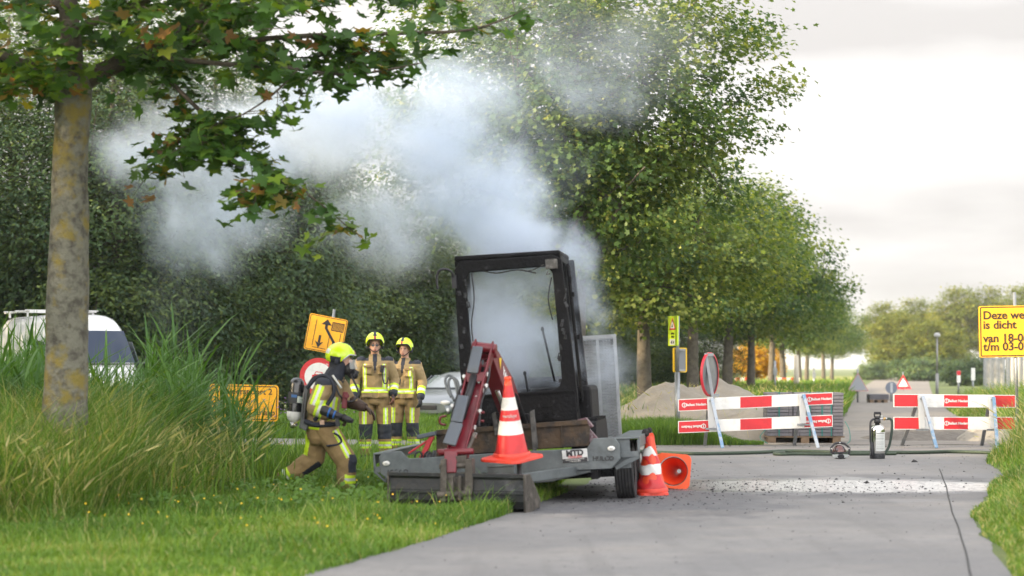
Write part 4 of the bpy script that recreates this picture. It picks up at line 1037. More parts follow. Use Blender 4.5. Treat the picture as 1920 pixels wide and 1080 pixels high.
    for x0, x1 in ((826, 835), (872, 884)): mb.prism(locs([(x0, 862), (x1, 860), (x1 + 3, 900), (x1 + 1, 940), (x0 - 2, 942), (x0 - 1, 900)], yb - .14), (0, .20, 0))
    mb.prism(locs([(834, 888), (874, 886), (878, 938), (832, 940)], yb - .10), (0, .16, 0)); mb.cyl(loc(824, 875, yb - .05), loc(884, 872, yb - .05), .028); mb.cyl(loc(820, 928, yb - .12), loc(886, 925, yb - .12), .035)
    for x in (848, 862): mb.bar(loc(x, 892, yb - .14), loc(x, 938, yb - .14), .03, .05)
    mb.box(loc(866, 862, yb), (.10, .12, .08)); mb.cyl(loc(876, 850, yb), loc(890, 812, yb + .2), .018); mb.build('coupler', dirty, e, bevel=.008)
    PL, PR = TI @ Vector((-1.16, 18.95, 0)), TI @ Vector((.115, 18.50, 0))
    ax = (PR - PL).normalized(); bk = Vector((-ax.y, ax.x, 0)).normalized()
    if bk.y < 0: bk = -bk
    prof = [(-.02, .345), (.0, .30), (-.015, .20), (-.01, .10), (.03, .03), (.12, .0), (.26, .0), (.40, .04)]
    inn = [(b_ + .012, z + .012) for b_, z in prof]
    mb = MB(); upv = TI.to_3x3() @ Vector((0, 0, 1)); P = []
    for (b_, z) in prof: P.append(PL + bk * b_ + upv * (z + .005))
    for (b_, z) in reversed(inn): P.append(PL + bk * b_ + upv * (z + .005))
    mb.prism(P, PR - PL); mb.bar(PL + bk * -.025 + upv * .345, PR + bk * -.025 + upv * .345, .03, .035, bk); mb.bar(PL + bk * -.02 + upv * .18, PR + bk * -.02 + upv * .18, .02, .02, bk)
    bu = mb.build('ditching_bucket', worn, e, bevel=.003)
    for p, s in ((PL, -1), (PR, 1)):
        pts = [p + bk * b_ + upv * z for b_, z in ((-.035, .36), (-.03, .10), (-.0, .0), (.10, -.01), (.40, .03), (.42, .10), (.12, .36))]
        mb = MB(); mb.prism(pts, ax * (.018 * s)); mb.build('end_plate', dirty, bu, bevel=.003)
excavator()

# ------------------------------------------------------------------ cones
orange = mat('cone orange', (.80, .075, .025), .4, var=(6, (.62, .055, .02), .45, .75))
conered = mat('cone red film', (.60, .025, .03), .35, var=(7, (.40, .02, .025), .5, .75), var2=(24, (.10, .03, .03), .66, .76))
conewhite = mat('cone white film', (.74, .74, .72), .4, var=(6, (.52, .50, .48), .5, .75), var2=(18, (.16, .14, .13), .66, .76))
redplate = mat('cone base plastic', (.75, .055, .03), .42, var=(6, (.5, .04, .025), .5, .75), var2=(20, (.12, .06, .05), .68, .78))
brightorange = mat('fluorescent orange', (.98, .12, .03), .45, var=(6, (.85, .09, .025), .5, .8))
def cone(label, M, h=.76, half=.225, text=None, bright=False, melted=False, orange_in=True, collar=True, baseM=None):
    root = thing('traffic_cone', label, 'traffic cone', group='red and white traffic cones'); root.matrix_world = M
    b = MB(); pts = []
    for cx, cy in ((1, 1), (-1, 1), (-1, -1), (1, -1)):
        a0 = math.atan2(cy, cx)
        for k in range(5):
            a = a0 - R(45) + R(90) * k / 4; pts.append((cx * (half - .05) + .05 * math.cos(a), cy * (half - .05) + .05 * math.sin(a)))
    n = 40; O, I = [], []
    for k in range(n):                         # square plate with a round hole
        a = 2 * math.pi * k / n; c, s = math.cos(a), math.sin(a)
        r = min((half - .0) / max(abs(c), abs(s), 1e-6), half * 1.29); O.append((r * c, r * s)); I.append((.165 * c, .165 * s))
    vs = [(x, y, 0) for x, y in O] + [(x * .98, y * .98, .028) for x, y in O] + [(x, y, .04) for x, y in I] + [(x, y, 0) for x, y in I]; fs = []
    for k in range(n):
        q = (k + 1) % n
        fs += [(k, q, n + q, n + k), (n + k, n + q, 2 * n + q, 2 * n + k), (3 * n + q, 3 * n + k, 2 * n + k, 2 * n + q), (q, k, 3 * n + k, 3 * n + q)]
    b.add(vs, fs); b.lathe([(.178, .034), (.178, .062), (.168, .075)], 40)
    b.build('base_plate', brightorange if bright else redplate, root, bevel=.004)
    c = MB(); z = lambda t: .06 + (h - .06) * t; rad = lambda t: .158 - .128 * t
    bands = [(0, .02, 2), (.02, .27, 0), (.27, .455, 1), (.455, .60, 0), (.60, .77, 1), (.77, .93, 0), (.93, 1.0, 2)]
    prof, ms = [], []
    for a0, a1, k in bands:
        m_ = max(1, int((a1 - a0) / .04))
        for q in range(m_): prof.append((rad(a0 + (a1 - a0) * q / m_), z(a0 + (a1 - a0) * q / m_))); ms.append(k)
    prof.append((rad(1.0), z(1.0)))
    if collar: prof = prof + [(.030, h), (.034, h + .006), (.034, h + .03), (.024, h + .036)]; ms += [2, 2, 2, 2]
    c.lathe(prof, 40, None, mats=ms)
    c.lathe([(.15, .045), (.10, .30), (.028, h - .02)], 40, None, m=2)
    if melted:
        c.v = [(x + .05 * max(0, zz - .45) ** 1.2 * 1.5 + .012 * math.sin(zz * 31 + x * 40), y + .010 * math.sin(zz * 27 + y * 30), zz - .02 * max(0, x) * zz) for x, y, zz in c.v]
    o = c.build('cone_body', [conered, conewhite, brightorange if bright else orange], root)
    if text:
        tb = MB(); vs, fs = text_geo(text, .045, .02, .001, 'CENTER'); zt = .06 + (h - .06) * .525; out = []
        for v in vs:
            r = rad(.525) + .003 - .128 * v.y / (h - .06); a = v.x / r; out.append((r * math.sin(a), -r * math.cos(a), zt + v.y))
        tb.add(out, fs); tb.build('lettering', white, o)
    return root
cM = Matrix.Translation(at(960, 861, 19.05)) @ Matrix.Rotation(R(-3), 4, 'Y') @ Matrix.Rotation(R(7), 4, 'X') @ Matrix.Rotation(R(-38), 4, 'Z') @ Matrix.Diagonal((1.0, 1.0, .98, 1))
c1 = cone('clean red and white cone set up on the trailer drawbar in front of the cab', cM, .78, .235)
tb = MB(); vs, fs = text_geo('versluys', .045, .02, .001, 'CENTER'); out = []
for v in vs:
    r = .158 - .128 * .525 + .003 - .128 * v.y / .72; a = v.x / r + R(38); zt = .06 + .72 * .525; out.append((r * math.sin(a), -r * math.cos(a), zt + v.y))
tb.add(out, fs); tb.build('lettering', white, c1.children[1])
P = at(1222, 929, 21.15)
c2 = cone('scorched grimy cone with a melted black tip standing beside the trailer wheel', Matrix.Translation((P.x, P.y, 0)) @ Matrix.Rotation(R(8), 4, 'Z') @ Matrix.Rotation(R(-3), 4, 'Y'), .66, .16, melted=True, collar=False)
mb = MB(); mb.ell((-.03, 0, .66), (.045, .05, .05)); mb.ell((-.055, -.01, .62), (.03, .03, .07)); mb.ell((.012, .0, .69), (.03, .03, .03))
o = mb.build('melted_tip', mat('charred plastic', (.02, .018, .018), .8, bump=(40, .8)), c2)
P = at(1262, 918, 22.2)
cone('bright orange cone lying on its side with its hollow base towards us', Matrix.Translation((P.x, 22.2, .20)) @ Matrix.Rotation(R(-10), 4, 'Z') @ Matrix.Rotation(R(4), 4, 'Y') @ Matrix.Rotation(R(-93), 4, 'X'), .72, .195, bright=True)
# ------------------------------------------------------------------ firefighters
tan = mat('tan turnout cloth', (.33, .245, .13), .8, var=(5, (.25, .175, .085), .42, .72), bump=(30, .35), spec=.25)
tan2 = mat('tan trouser cloth', (.29, .20, .095), .8, var=(4, (.21, .145, .07), .42, .72), bump=(30, .35), spec=.25)
neon = mat('neon reflective band', (.56, .78, .03), .5, spec=.3)
silver = mat('silver reflective band', (.62, .63, .60), .4, .2)
navy = mat('dark navy pad', (.018, .022, .035), .75, bump=(40, .3))
helmY = mat('neon helmet shell', (.60, .84, .015), .25, coat=.5)
skin = mat('skin', (.60, .35, .26), .5, var=(9, (.52, .27, .19), .45, .75))
glv = mat('black work glove', (.018, .018, .022), .7, bump=(50, .4))
brownglv = mat('brown leather glove', (.075, .045, .032), .65, var=(9, (.04, .025, .02), .45, .7), bump=(40, .4))
rustglv = mat('reddish work glove', (.16, .06, .035), .65, var=(16, (.02, .02, .022), .5, .6), bump=(40, .4))
smoked = mat('smoked visor', (.03, .03, .03), .1)
lipm = mat('lips', (.36, .13, .11), .5); hairm = mat('dark brows', (.05, .03, .02), .7)
clear = bpy.data.materials.new('clear visor'); clear.use_nodes = True
_p = clear.node_tree.nodes['Principled BSDF']; _p.inputs['Base Color'].default_value = (.75, .78, .75, 1); _p.inputs['Roughness'].default_value = .05; _p.inputs['Alpha'].default_value = .35

def seg(c, a, b):
    d = b - a; t = (c - a).dot(d) / d.length_squared
    return t, (c - (a + d * t)).length

def glove(parent, wrist, hand, palm, curl, m, name='glove', s=1.0, cuff=True, thumb=1):
    """wrist -> knuckle direction 'hand', palm normal 'palm'; five separate bent fingers"""
    d = hand.normalized(); pn = (palm - d * palm.dot(d)).normalized(); sd = d.cross(pn)
    mb = MB(); k0 = wrist + d * .095 * s
    mb.loft([wrist - d * .02, wrist + d * .03 * s, wrist + d * .07 * s, k0 + d * .005], [(.033 * s, .025 * s), (.043 * s, .022 * s), (.048 * s, .020 * s), (.042 * s, .016 * s)], sd, 14)
    if cuff: mb.loft([wrist - d * .10 * s, wrist], [(.056 * s, .052 * s), (.040 * s, .034 * s)], sd, 14)
    for i, (o, L) in enumerate(((-.034, .066), (-.012, .078), (.011, .073), (.033, .058))):
        p = k0 + sd * o * s - d * .012; a = curl * (.75 + .12 * i); dd = d
        for j, q in enumerate((.48, .32, .26)):
            dd = (d * math.cos(a * (j + 1) * .62) + pn * math.sin(a * (j + 1) * .62)).normalized()
            e = p + dd * L * s * q; mb.cap(p, e, (.0125 - .0012 * j) * s, (.0115 - .0015 * j) * s, 10); p = e
    p = wrist + d * .03 * s - sd * .036 * s * thumb
    t1 = p + (d * .7 - sd * .75 * thumb + pn * .35).normalized() * .042 * s; t2 = t1 + (d * .9 - sd * .1 * thumb + pn * (.3 + .5 * curl)).normalized() * .034 * s
    mb.cap(p, t1, .017 * s, .0135 * s, 10); mb.cap(t1, t2, .013 * s, .011 * s, 10)
    return skin_obj(name, mb, m, parent, .0055, 2)

def helmet(parent, c, yaw, pitch=0., side=False):
    """c: head centre; yaw 0 looks towards -Y"""
    M = Matrix.Translation(c) @ Matrix.Rotation(yaw, 4, 'Z') @ Matrix.Rotation(pitch, 4, 'X')
    nu, nv = 48, 18; vs, fs, ms = [], [], []
    def pt(u, v, gr=0):
        az = 2 * math.pi * u / nu; f = math.cos(az)                       # f=1 looks forward
        th = R(76 if f > .75 else 76 + 44 * min(1, (.75 - f) / .55)); t = th * v / nv
        x = (.128 + gr) * math.sin(t) * math.sin(az); y = -(.158 + gr) * math.sin(t) * f; z = (.142 + gr) * math.cos(t)
        if f < -.2: y *= 1 + .05 * math.sin(t)
        if t > 1.75: x *= 1 - .10 * (t - 1.75); 
        return M @ Vector((x, y + .008, z + .018))
    for v in range(nv + 1):
        for u in range(nu): vs.append(pt(u, v))
    for v in range(nv):
        for u in range(nu):
            fs.append((v * nu + u, v * nu + (u + 1) % nu, (v + 1) * nu + (u + 1) % nu, (v + 1) * nu + u))
            az = 2 * math.pi * (u + .5) / nu; x = math.sin(az) * math.sin(R(85) * v / nv); fr = math.cos(az)
            k = 0
            if abs(x) < .17 and fr > 0: k = 1 if v < 13 else 2
            if v >= 14 and -.55 < fr < .22 : k = 1                           # black ear cover
            if side and 9 < v < 13 and -.98 < fr < -.60: k = 3
            ms.append(k)
    mb = MB(); mb.v = [tuple(v) for v in vs]; mb.f = fs; mb.m = ms; mb.s = [True] * len(fs)
    h = mb.build('helmet', [helmY, navy, mat('red badge', (.30, .02, .03), .4), silver], parent)
    so_ = h.modifiers.new('thick', 'SOLIDIFY'); so_.thickness = .008; so_.offset = -1
    mb = MB(); pts = [pt(u % nu, nv, .006) for u in range(-9, 10)]
    mb.tube(pts, .009, 6); mb.build('brim', mat('grey brim', (.45, .46, .45), .35) if side else black, h)
    mb = MB()
    for s in (-1, 1):
        q = M @ Vector((s * .112, .01, -.045)); mb.ell(q, (.024, .042, .038), 12, 8)
    mb.build('ear_guard', navy, h)
    mb = MB(); mb.tube([M @ Vector((s * .105, -.02, -.05)) if s else M @ Vector((0, -.075, -.128)) for s in (-1, 0, 1)], .007, 6, sub=6); mb.build('chin_strap', black, h)
    return h, M

def stander(label, px, Y, gy, yaw, scale, glasses, hands, flip):
    g = at(px, gy, Y); root = thing('person', label, 'person', (g.x, Y, float(gz(g.x, Y))), yaw, 'firefighters standing in the grass'); root.scale = (scale,) * 3
    V = Vector; hd = V((0, -.02, 1.685))
    arms = {}
    for s in (-1, 1): arms[s] = (V((s * .195, .0, 1.46)), V((s * .285, .03 + .02 * flip * s, 1.20)), V((s * (.30 - .03 * (flip * s > 0)), -.07 - .06 * (flip * s < 0), .985 + .02 * flip * s)))
    legs = {s: (V((s * .10, 0, .98)), V((s * .135, -.03, .52)), V((s * .15, .0, .10))) for s in (-1, 1)}
    # the body: one continuous surface from head to feet
    mb = MB(); mb.loft([V((0, .005, 1.82)), V((0, .0, 1.80)), V((0, -.005, 1.75)), V((0, -.012, 1.70)), V((0, -.02, 1.64)), V((0, -.035, 1.595)), V((0, -.045, 1.572))], [(.03, .03), (.062, .075), (.077, .095), (.078, .097), (.070, .086), (.050, .060), (.025, .03)], (1, 0, 0), 18)
    mb.loft([V((0, .01, 1.62)), V((0, .01, 1.46))], [.058, .066], (1, 0, 0), 14)
    mb.loft([V((0, -.098, 1.712)), V((0, -.122, 1.668)), V((0, -.118, 1.655))], [(.010, .010), (.018, .016), (.012, .008)], (1, 0, 0), 8)
    for s in (-1, 1): mb.ell((s * .078, .005, 1.68), (.012, .02, .03), 8, 6); mb.ell((s * .028, -.092, 1.722), (.024, .012, .009), 8, 6)
    mb.ell((0, -.098, 1.632), (.026, .014, .012), 10, 6)
    mb.loft([V((0, 0, 1.50)), V((0, 0, 1.40)), V((0, 0, 1.15)), V((0, 0, .92))], [(.15, .08), (.17, .10), (.14, .09), (.15, .10)], (1, 0, 0), 14)
    for s in (-1, 1):
        a, b, c = arms[s]; mb.cap(a, b, .05, .042); mb.cap(b, c, .042, .03); a, b, c = legs[s]; mb.cap(a, b, .08, .055); mb.cap(b, c, .055, .04)
    def cls(c, n):
        if 1.622 < c.z < 1.642 and abs(c.x) < .026 and c.y < -.098: return 1
        if 1.716 < c.z < 1.728 and .012 < abs(c.x) < .046 and c.y < -.085: return 2
        return 0
    skin_obj('body', mb, [skin, lipm, hairm], root, .009, 3, cls)
    if not glasses:
        for s in (-1, 1): e = MB(); e.ell((s * .030, -.100, 1.700), (.012, .007, .006), 10, 6); e.build('eye', mat('dark eye', (.06, .045, .04), .3), root)
    # jacket
    mb = MB(); mb.loft([V((0, .01, 1.575)), V((0, .01, 1.53)), V((0, .01, 1.505)), V((0, .005, 1.46)), V((0, 0, 1.36)), V((0, 0, 1.2)), V((0, 0, 1.08)), V((0, 0, .93))], [(.082, .088), (.088, .094), (.14, .105), (.195, .122), (.208, .146), (.192, .142), (.190, .142), (.204, .150)], (1, 0, 0), 20)
    for s in (-1, 1):
        a, b, c = arms[s]; mb.cap(a, b, .088, .076); mb.cap(b, c, .076, .064)
        mb.box((s * .105, -.145, 1.345), (.12, .05, .13), (R(-6), 0, 0)); mb.box((s * .125, -.15, .99), (.14, .04, .10))
    A = arms
    def cls(c, n):
        z, x = c.z, c.x
        for s in (-1, 1):
            t, d = seg(c, A[s][1], A[s][2])
            if d < .10 and t > .0 and x * s > .20:
                if .40 < t < .86: return 2 if .54 < t < .70 else 1
                if t >= .86: return 3
        if abs(x) < .235 and 1.01 < z < 1.085: return 2 if 1.034 < z < 1.060 else 1
        for s in (-1, 1):
            xs = s * (.145 if s < 0 else .135)
            if c.y < 0.02 and 1.09 < z < 1.43 and abs(x - xs) < .026 and n.y < .3: return 2 if abs(x - xs) < .010 else 1
        if z > 1.475 and abs(x) > .09 and abs(x) < .27: return 3
        if abs(x) < .03 and z > 1.30 and c.y < -.06 and abs(x) < (z - 1.28) * .16: return 3
        return 0
    jk = skin_obj('jacket', mb, [tan, neon, silver, navy], root, .0095, 3, cls, (.007, 9))
    f = MB()
    for s in (-1, 1): f.box((s * .105, -.178, 1.395), (.125, .012, .035), (R(-6), 0, 0)); 
    f.build('pocket_flap', tan2, jk, bevel=.004)
    # trousers
    mb = MB(); mb.loft([V((0, 0, 1.02)), V((0, 0, .95)), V((0, .005, .86)), V((0, .0, .82))], [(.165, .13), (.19, .145), (.195, .145), (.16, .12)], (1, 0, 0), 18)
    for s in (-1, 1):
        a, b, c = legs[s]; mb.cap(a, b, .118, .103); mb.cap(b, c + V((0, 0, .06)), .104, .092); mb.box((s * .205, 0, .74), (.05, .13, .17))
    def cls(c, n):
        z = c.z
        if .34 < z < .555 and n.y < .2: return 3
        if .555 < z < .79:
            for s in (-1, 1):
                if abs(c.x - s * .155) < .034 and n.y < .3: return 2 if abs(c.x - s * .155) < .011 else 1
        if .20 < z < .30: return 2 if .235 < z < .265 else 1
        return 0
    skin_obj('trousers', mb, [tan2, neon, silver, navy], root, .0095, 3, cls, (.009, 8))
    for s in (-1, 1):
        c = legs[s][2]; mb = MB(); mb.loft([c + V((0, .03, .12)), c + V((0, .02, .02)), c + V((0, 0, -.06)), c + V((0, 0, -.10))], [(.062, .075), (.06, .085), (.058, .12), (.06, .125)], (1, 0, 0), 14); mb.ell(c + V((0, -.12, -.055)), (.055, .10, .048)); skin_obj('boot', mb, glv, root, .012, 2)
        a, b, w = arms[s]; d = (w - b).normalized()
        glove(root, w + d * .045, d + V((0, -.1, -.3)), V((-s * .9, .3, 0)), .75, hands[0 if s < 0 else 1], thumb=-s)
    h, M = helmet(root, hd + V((0, .0, .045)), 0)
    if glasses:
        mb = MB()
        for s in (-1, 1): mb.prism([V((s * .008, -.122, 1.712)), V((s * .052, -.112, 1.714)), V((s * .050, -.112, 1.690)), V((s * .030, -.118, 1.682)), V((s * .010, -.122, 1.690))], (0, .006, 0)); mb.bar((s * .052, -.110, 1.708), (s * .082, .0, 1.705), .006, .008)
        mb.bar((-.012, -.122, 1.708), (.012, -.122, 1.708), .005, .006); mb.build('sunglasses', smoked, root)
    # radio microphone on its coiled lead, clipped high on the chest
    mb = MB(); x = .105 * flip; mb.box((x, -.185, 1.36), (.055, .04, .10), (0, R(8), 0)); mb.box((x, -.21, 1.375), (.035, .012, .04)); mi = mb.build('radio_microphone', black, root, bevel=.008)
    mb = MB(); mb.tube([V((x, -.19, 1.32)), V((x + .01, -.185, 1.22)), V((x + .03, -.18, 1.15)), V((x + .07, -.175, 1.16)), V((x + .085, -.17, 1.24))], .009, 6, sub=5); mb.build('lead', black, mi)
    return root
stander('firefighter in sunglasses standing still, tan turnout suit and one rust-brown glove showing, arms hanging', 703, 28.6, 866, R(4), .985, True, (glv, rustglv), 1)
stander('bare-eyed round-faced firefighter standing behind the one in sunglasses, black gloves', 759, 29.9, 858, R(-14), .955, False, (glv, glv), -1)

def walker():
    Y = 21.6; g = at(600, 924, Y); root = thing('person', 'striding firefighter in breathing mask and air bottle, helmet down, hose nozzle under his arm', 'person', (g.x, Y, 0))
    V = Vector
    def P(x, y, dy=0.): return at(x, y, Y + dy) - root.location
    hd = P(641, 677); lat = (0, 1, 0)
    nS, nE, nW = P(606, 724, -.20), P(590, 765, -.25), P(630, 780, -.24)
    fS, fE, fW = P(638, 722, .18), P(655, 752, .20), P(686, 765, .12)
    nH, nK, nA = P(612, 806, -.09), P(650, 866, -.12), P(648, 910, -.11)
    fH, fK, fA = P(598, 806, .09), P(588, 860, .11), P(532, 900, .12)
    # body
    mb = MB(); mb.ell(hd, (.095, .078, .115)); mb.ell(hd + V((.06, 0, -.06)), (.05, .055, .06)); mb.ell(hd + V((.103, 0, -.01)), (.02, .016, .03)); mb.loft([hd + V((-.02, 0, -.06)), P(630, 704), P(622, 718)], [.06, .062, .075], lat, 14)
    mb.loft([P(624, 714), P(614, 740), P(604, 780), P(602, 806)], [(.15, .08), (.17, .10), (.14, .09), (.15, .10)], lat, 14)
    for a, b, c in ((nS, nE, nW), (fS, fE, fW)): mb.cap(a, b, .05, .042); mb.cap(b, c, .042, .03)
    for a, b, c in ((nH, nK, nA), (fH, fK, fA)): mb.cap(a, b, .08, .055); mb.cap(b, c, .055, .04)
    skin_obj('body', mb, skin, root, .010, 3)
    # jacket
    mb = MB(); mb.loft([P(634, 700), P(630, 707), P(622, 716), P(615, 735), P(609, 760), P(603, 785), P(600, 806)], [(.09, .09), (.10, .10), (.20, .13), (.225, .155), (.215, .165), (.205, .162), (.205, .165)], lat, 20)
    mb.cap(nS, nE, .098, .088); mb.cap(nE, nE.lerp(nW, .55), .088, .074); mb.cap(fS, fE, .09, .08); mb.cap(fE, fE.lerp(fW, .4), .08, .066)
    def cls(c, n):
        t, d = seg(c, nS, nE)
        if d < .13 and c.y < nS.y + .02 and -.05 < t:
            v = c - (nS + (nE - nS) * t)
            if .05 < t < .95 and abs(v.x + .012) < .042 and v.y < .02: return 2 if abs(v.x + .012) < .014 else 1
        t2, d2 = seg(c, nE, nW)
        if d2 < .12 and .02 < t2 < .40 and c.y < nS.y + .1 and c.x > nE.x - .02: return 2 if .15 < t2 < .27 else 1
        q = P(628, 750, -.1); q2 = P(621, 790, -.1)
        t3, _ = seg(V((c.x, 0, c.z)), V((q.x, 0, q.z)), V((q2.x, 0, q2.z)))
        x3 = q.x + (q2.x - q.x) * t3
        if -.15 < t3 < 1.1 and c.y < -.06 and abs(c.x - x3) < .034 and n.y < .1 and c.y > -.24: return 2 if abs(c.x - x3) < .011 else 1
        if c.z < P(600, 799).z and c.z > P(600, 806).z: return 1
        if c.z > P(600, 722).z and d < .14 and t < .1: return 3
        return 0
    jk = skin_obj('jacket', mb, [tan, neon, silver, navy], root, .009, 3, cls, (.008, 8))
    # trousers
    mb = MB(); mb.loft([P(602, 792), P(602, 806), P(602, 822), P(603, 832)], [(.17, .15), (.185, .16), (.175, .15), (.13, .12)], lat, 18)
    mb.cap(nH, nK, .135, .115); mb.cap(nK, nA, .115, .098); mb.cap(fH, fK, .135, .115); mb.cap(fK, fA, .115, .098)
    def cls(c, n):
        t, d = seg(c, nK, nA); tf, df = seg(c, fK, fA); th, dh = seg(c, nH, nK); tg, dg = seg(c, fH, fK)
        if d < .15 and c.y < .02 and t > -.45:
            v = c - (nK + (nA - nK) * t)
            if -.35 < t < .42 and v.x > .03: return 3
            if .52 < t < .90 and v.x > -.01: return 2 if .66 < t < .76 else 1
        if df < .14 and tf > -.1:
            if .72 < tf < .98: return 2 if .81 < tf < .89 else 1
            w = c - (fK + (fA - fK) * tf)
            if -.1 < tf < .45 and w.z < -.045: return 3
        if dh < .16 and .15 < th < .95 and c.y < -.03:
            v = c - (nH + (nK - nH) * th)
            if abs(v.x - .075 + .03 * th) < .028: return 2 if abs(v.x - .075 + .03 * th) < .009 else 1
        if dg < .16 and .2 < tg < .9:
            v = c - (fH + (fK - fH) * tg)
            if abs(v.x + .095) < .03: return 1
        return 0
    skin_obj('trousers', mb, [tan2, neon, silver, navy], root, .010, 3, cls, (.011, 7))
    for a, toe in ((nA, P(672, 921, -.12)), (fA, P(527, 922, .12))):
        mb = MB(); mb.cap(a, a.lerp(toe, .35) + V((0, 0, -.02)), .075, .065); mb.cap(a + V((-.02, 0, -.05)), toe + V((0, 0, .03)), .055, .048); skin_obj('boot', mb, glv, root, .012, 2)
    # gloves: one closed round the nozzle, one hanging open ahead
    d = (nW - nE).normalized(); mb = MB(); mb.loft([nE.lerp(nW, .42), nE.lerp(nW, .75), nW], [.072, .060, .046], None, 14); cu = mb.build('glove_cuff', brownglv, root)
    glove(root, nW + d * .01, d + V((.1, 0, -.15)), V((.1, -.25, -1)), 1.15, brownglv, cuff=False)
    d = (fW - fE).normalized(); mb = MB(); mb.loft([fE.lerp(fW, .12), fE.lerp(fW, .6), fW], [.078, .064, .044], None, 14); mb.build('glove_cuff', brownglv, root)
    glove(root, fW, V((.75, -.1, -.55)), V((-.45, -.2, -.8)), .62, brownglv, cuff=False, s=1.08)
    # flash hood, helmet and mask
    mb = MB(); mb.loft([hd + V((-.035, 0, .0)), hd + V((-.04, 0, -.08)), P(627, 706), P(624, 714)], [(.098, .105), (.10, .10), (.115, .115), (.13, .12)], lat, 18); skin_obj('flash_hood', mb, navy, root, .012, 3, None, (.008, 12))
    h, M = helmet(root, hd + V((-.005, 0, .035)), R(78), R(10), True)
    mb = MB(); mb.ell(hd + V((.075, 0, -.085)), (.072, .075, .078)); mb.cyl(hd + V((.11, -.005, -.12)), hd + V((.165, -.01, -.155)), .044, .046); mb.ell(hd + V((.125, -.01, -.155)), (.055, .05, .045)); mb.cyl(hd + V((.10, -.05, -.10)), hd + V((.12, -.09, -.12)), .028); mk = mb.build('breathing_mask', black, root)
    mb = MB(); vs, fs = [], []
    for j in range(7):
        for i in range(9):
            a = R(-62 + 124 * i / 8); vs.append(hd + V((.03 + (.118 + .004 * j) * math.cos(a), .105 * math.sin(a), .015 - .10 * j / 6)))
    for j in range(6):
        for i in range(8): fs.append((j * 9 + i, j * 9 + i + 1, (j + 1) * 9 + i + 1, (j + 1) * 9 + i))
    mb.add(vs, fs, 0, True); mb.build('visor', clear, h)
    # breathing set on the back
    t0, t1 = P(557, 720, -.03), P(551, 781, -.03); ax = (t1 - t0).normalized()
    mb = MB(); pr = [(0, -.07), (.045, -.062), (.072, -.035), (.080, 0), (.080, .30), (.080, .34), (.07, .375), (.05, .40), (.03, .41), (.028, .46), (0, .46)]
    Mz = Matrix.Translation(t0) @ ax.to_track_quat('Z', 'Y').to_matrix().to_4x4()
    mb.lathe(pr, 28, Mz, mats=[0, 0, 0, 0, 1, 1, 1, 1, 2, 2]); tk = mb.build('air_bottle', [mat('black bottle', (.014, .015, .018), .25, coat=.6), white, chrome], root)
    mb = MB(); mb.lathe([(.0825, .09), (.0835, .10), (.0835, .20), (.0825, .21)], 28, Mz); mb.build('bottle_cover', mat('black cover', (.03, .033, .04), .6), tk)
    mb = MB(); mb.box(t0 + ax * .17 + V((.055, -.064, 0)), (.06, .02, .07), (0, R(5), R(38))); mb.build('label', mat('bottle label', (.55, .60, .56), .5, var=(30, (.06, .25, .15), .52, .58)), tk)
    mb = MB(); mb.box(t0 + ax * .13 + V((-.01, -.078, 0)), (.06, .012, .03), (0, R(5), 0)); mb.build('gauge_window', mat('blue label', (.02, .10, .30), .4), tk)
    mb = MB(); mb.bar(P(577, 722, -.02), P(567, 803, -.02), .26, .045, lat); mb.bar(P(570, 735, -.16), P(564, 800, -.16), .02, .03); mb.bar(P(566, 792, -.02), P(580, 800, -.02), .30, .10, lat); bp = mb.build('back_plate', mat('grey back plate', (.10, .105, .11), .5), root, bevel=.01)
    mb = MB(); mb.cyl(P(549, 790, -.03), P(548, 802, -.05), .028); mb.cyl(P(548, 800, -.05), P(556, 796, -.1), .016); mb.build('valve', chrome, bp)
    mb = MB(); mb.tube([P(575, 728, -.14), P(594, 708, -.14), P(610, 705, -.16), P(622, 716, -.19), P(626, 735, -.2), P(618, 752, -.22), P(604, 770, -.25), P(590, 788, -.21)], .022, 8, sub=5); mb.tube([P(572, 790, -.18), P(590, 796, -.225), P(610, 796, -.22), P(626, 796, -.16), P(634, 794, 0)], .028, 8, sub=4); mb.build('harness_strap', navy, root)
    mb = MB(); mb.tube([hd + V((.10, -.05, -.15)), P(672, 735, -.06), P(664, 750, -.12), P(650, 752, -.16), P(636, 740, -.18), P(628, 720, -.19), P(618, 708, -.16), P(590, 706, -.14), P(573, 730, -.12)], .011, 7, sub=5); mb.build('air_hose', black, root)
    mb = MB(); mb.tube([P(624, 704, -.17), P(632, 716, -.2), P(640, 728, -.19)], .012, 6, sub=3); mb.build('braided_lead', silver, root)
    mb = MB(); mb.bar(P(648, 735, -.2), P(645, 766, -.2), .055, .04); mb.cyl(P(649, 742, -.22), P(650, 742, -.28), .03); mb.build('pressure_gauge', mat('dark red rubber', (.14, .012, .02), .45), root, bevel=.008)
    mb = MB(); mb.box(P(604, 792, -.25), (.05, .02, .05)); mb.build('belt_buckle', mat('pale buckle', (.55, .36, .26), .5), root, bevel=.004)
    # pocket, knife loop
    mb = MB(); mb.tube([P(626, 812, -.21), P(636, 818, -.22), P(640, 828, -.2), P(630, 834, -.22), P(612, 836, -.23)], .012, 6, sub=4); mb.build('pocket_trim', navy, root)
    # the nozzle is carried, not worn
    n = thing('hose_nozzle', 'black hose nozzle with blue rings held under the striding firefighter arm', 'nozzle', tuple(root.location))
    a, b, c = P(602, 768, -.30), P(643, 783, -.32), P(662, 790, -.33)
    mb = MB(); mb.loft([a, a.lerp(b, .08), a.lerp(b, .35), a.lerp(b, .6), b], [.045, .055, .052, .040, .034], None, 16); mb.loft([b, b.lerp(c, .5), c], [.044, .036, .022], None, 16); mb.bar(a.lerp(b, .7), a.lerp(b, .7) + V((.02, 0, -.12)), .04, .05); mb.build('barrel', black, n)
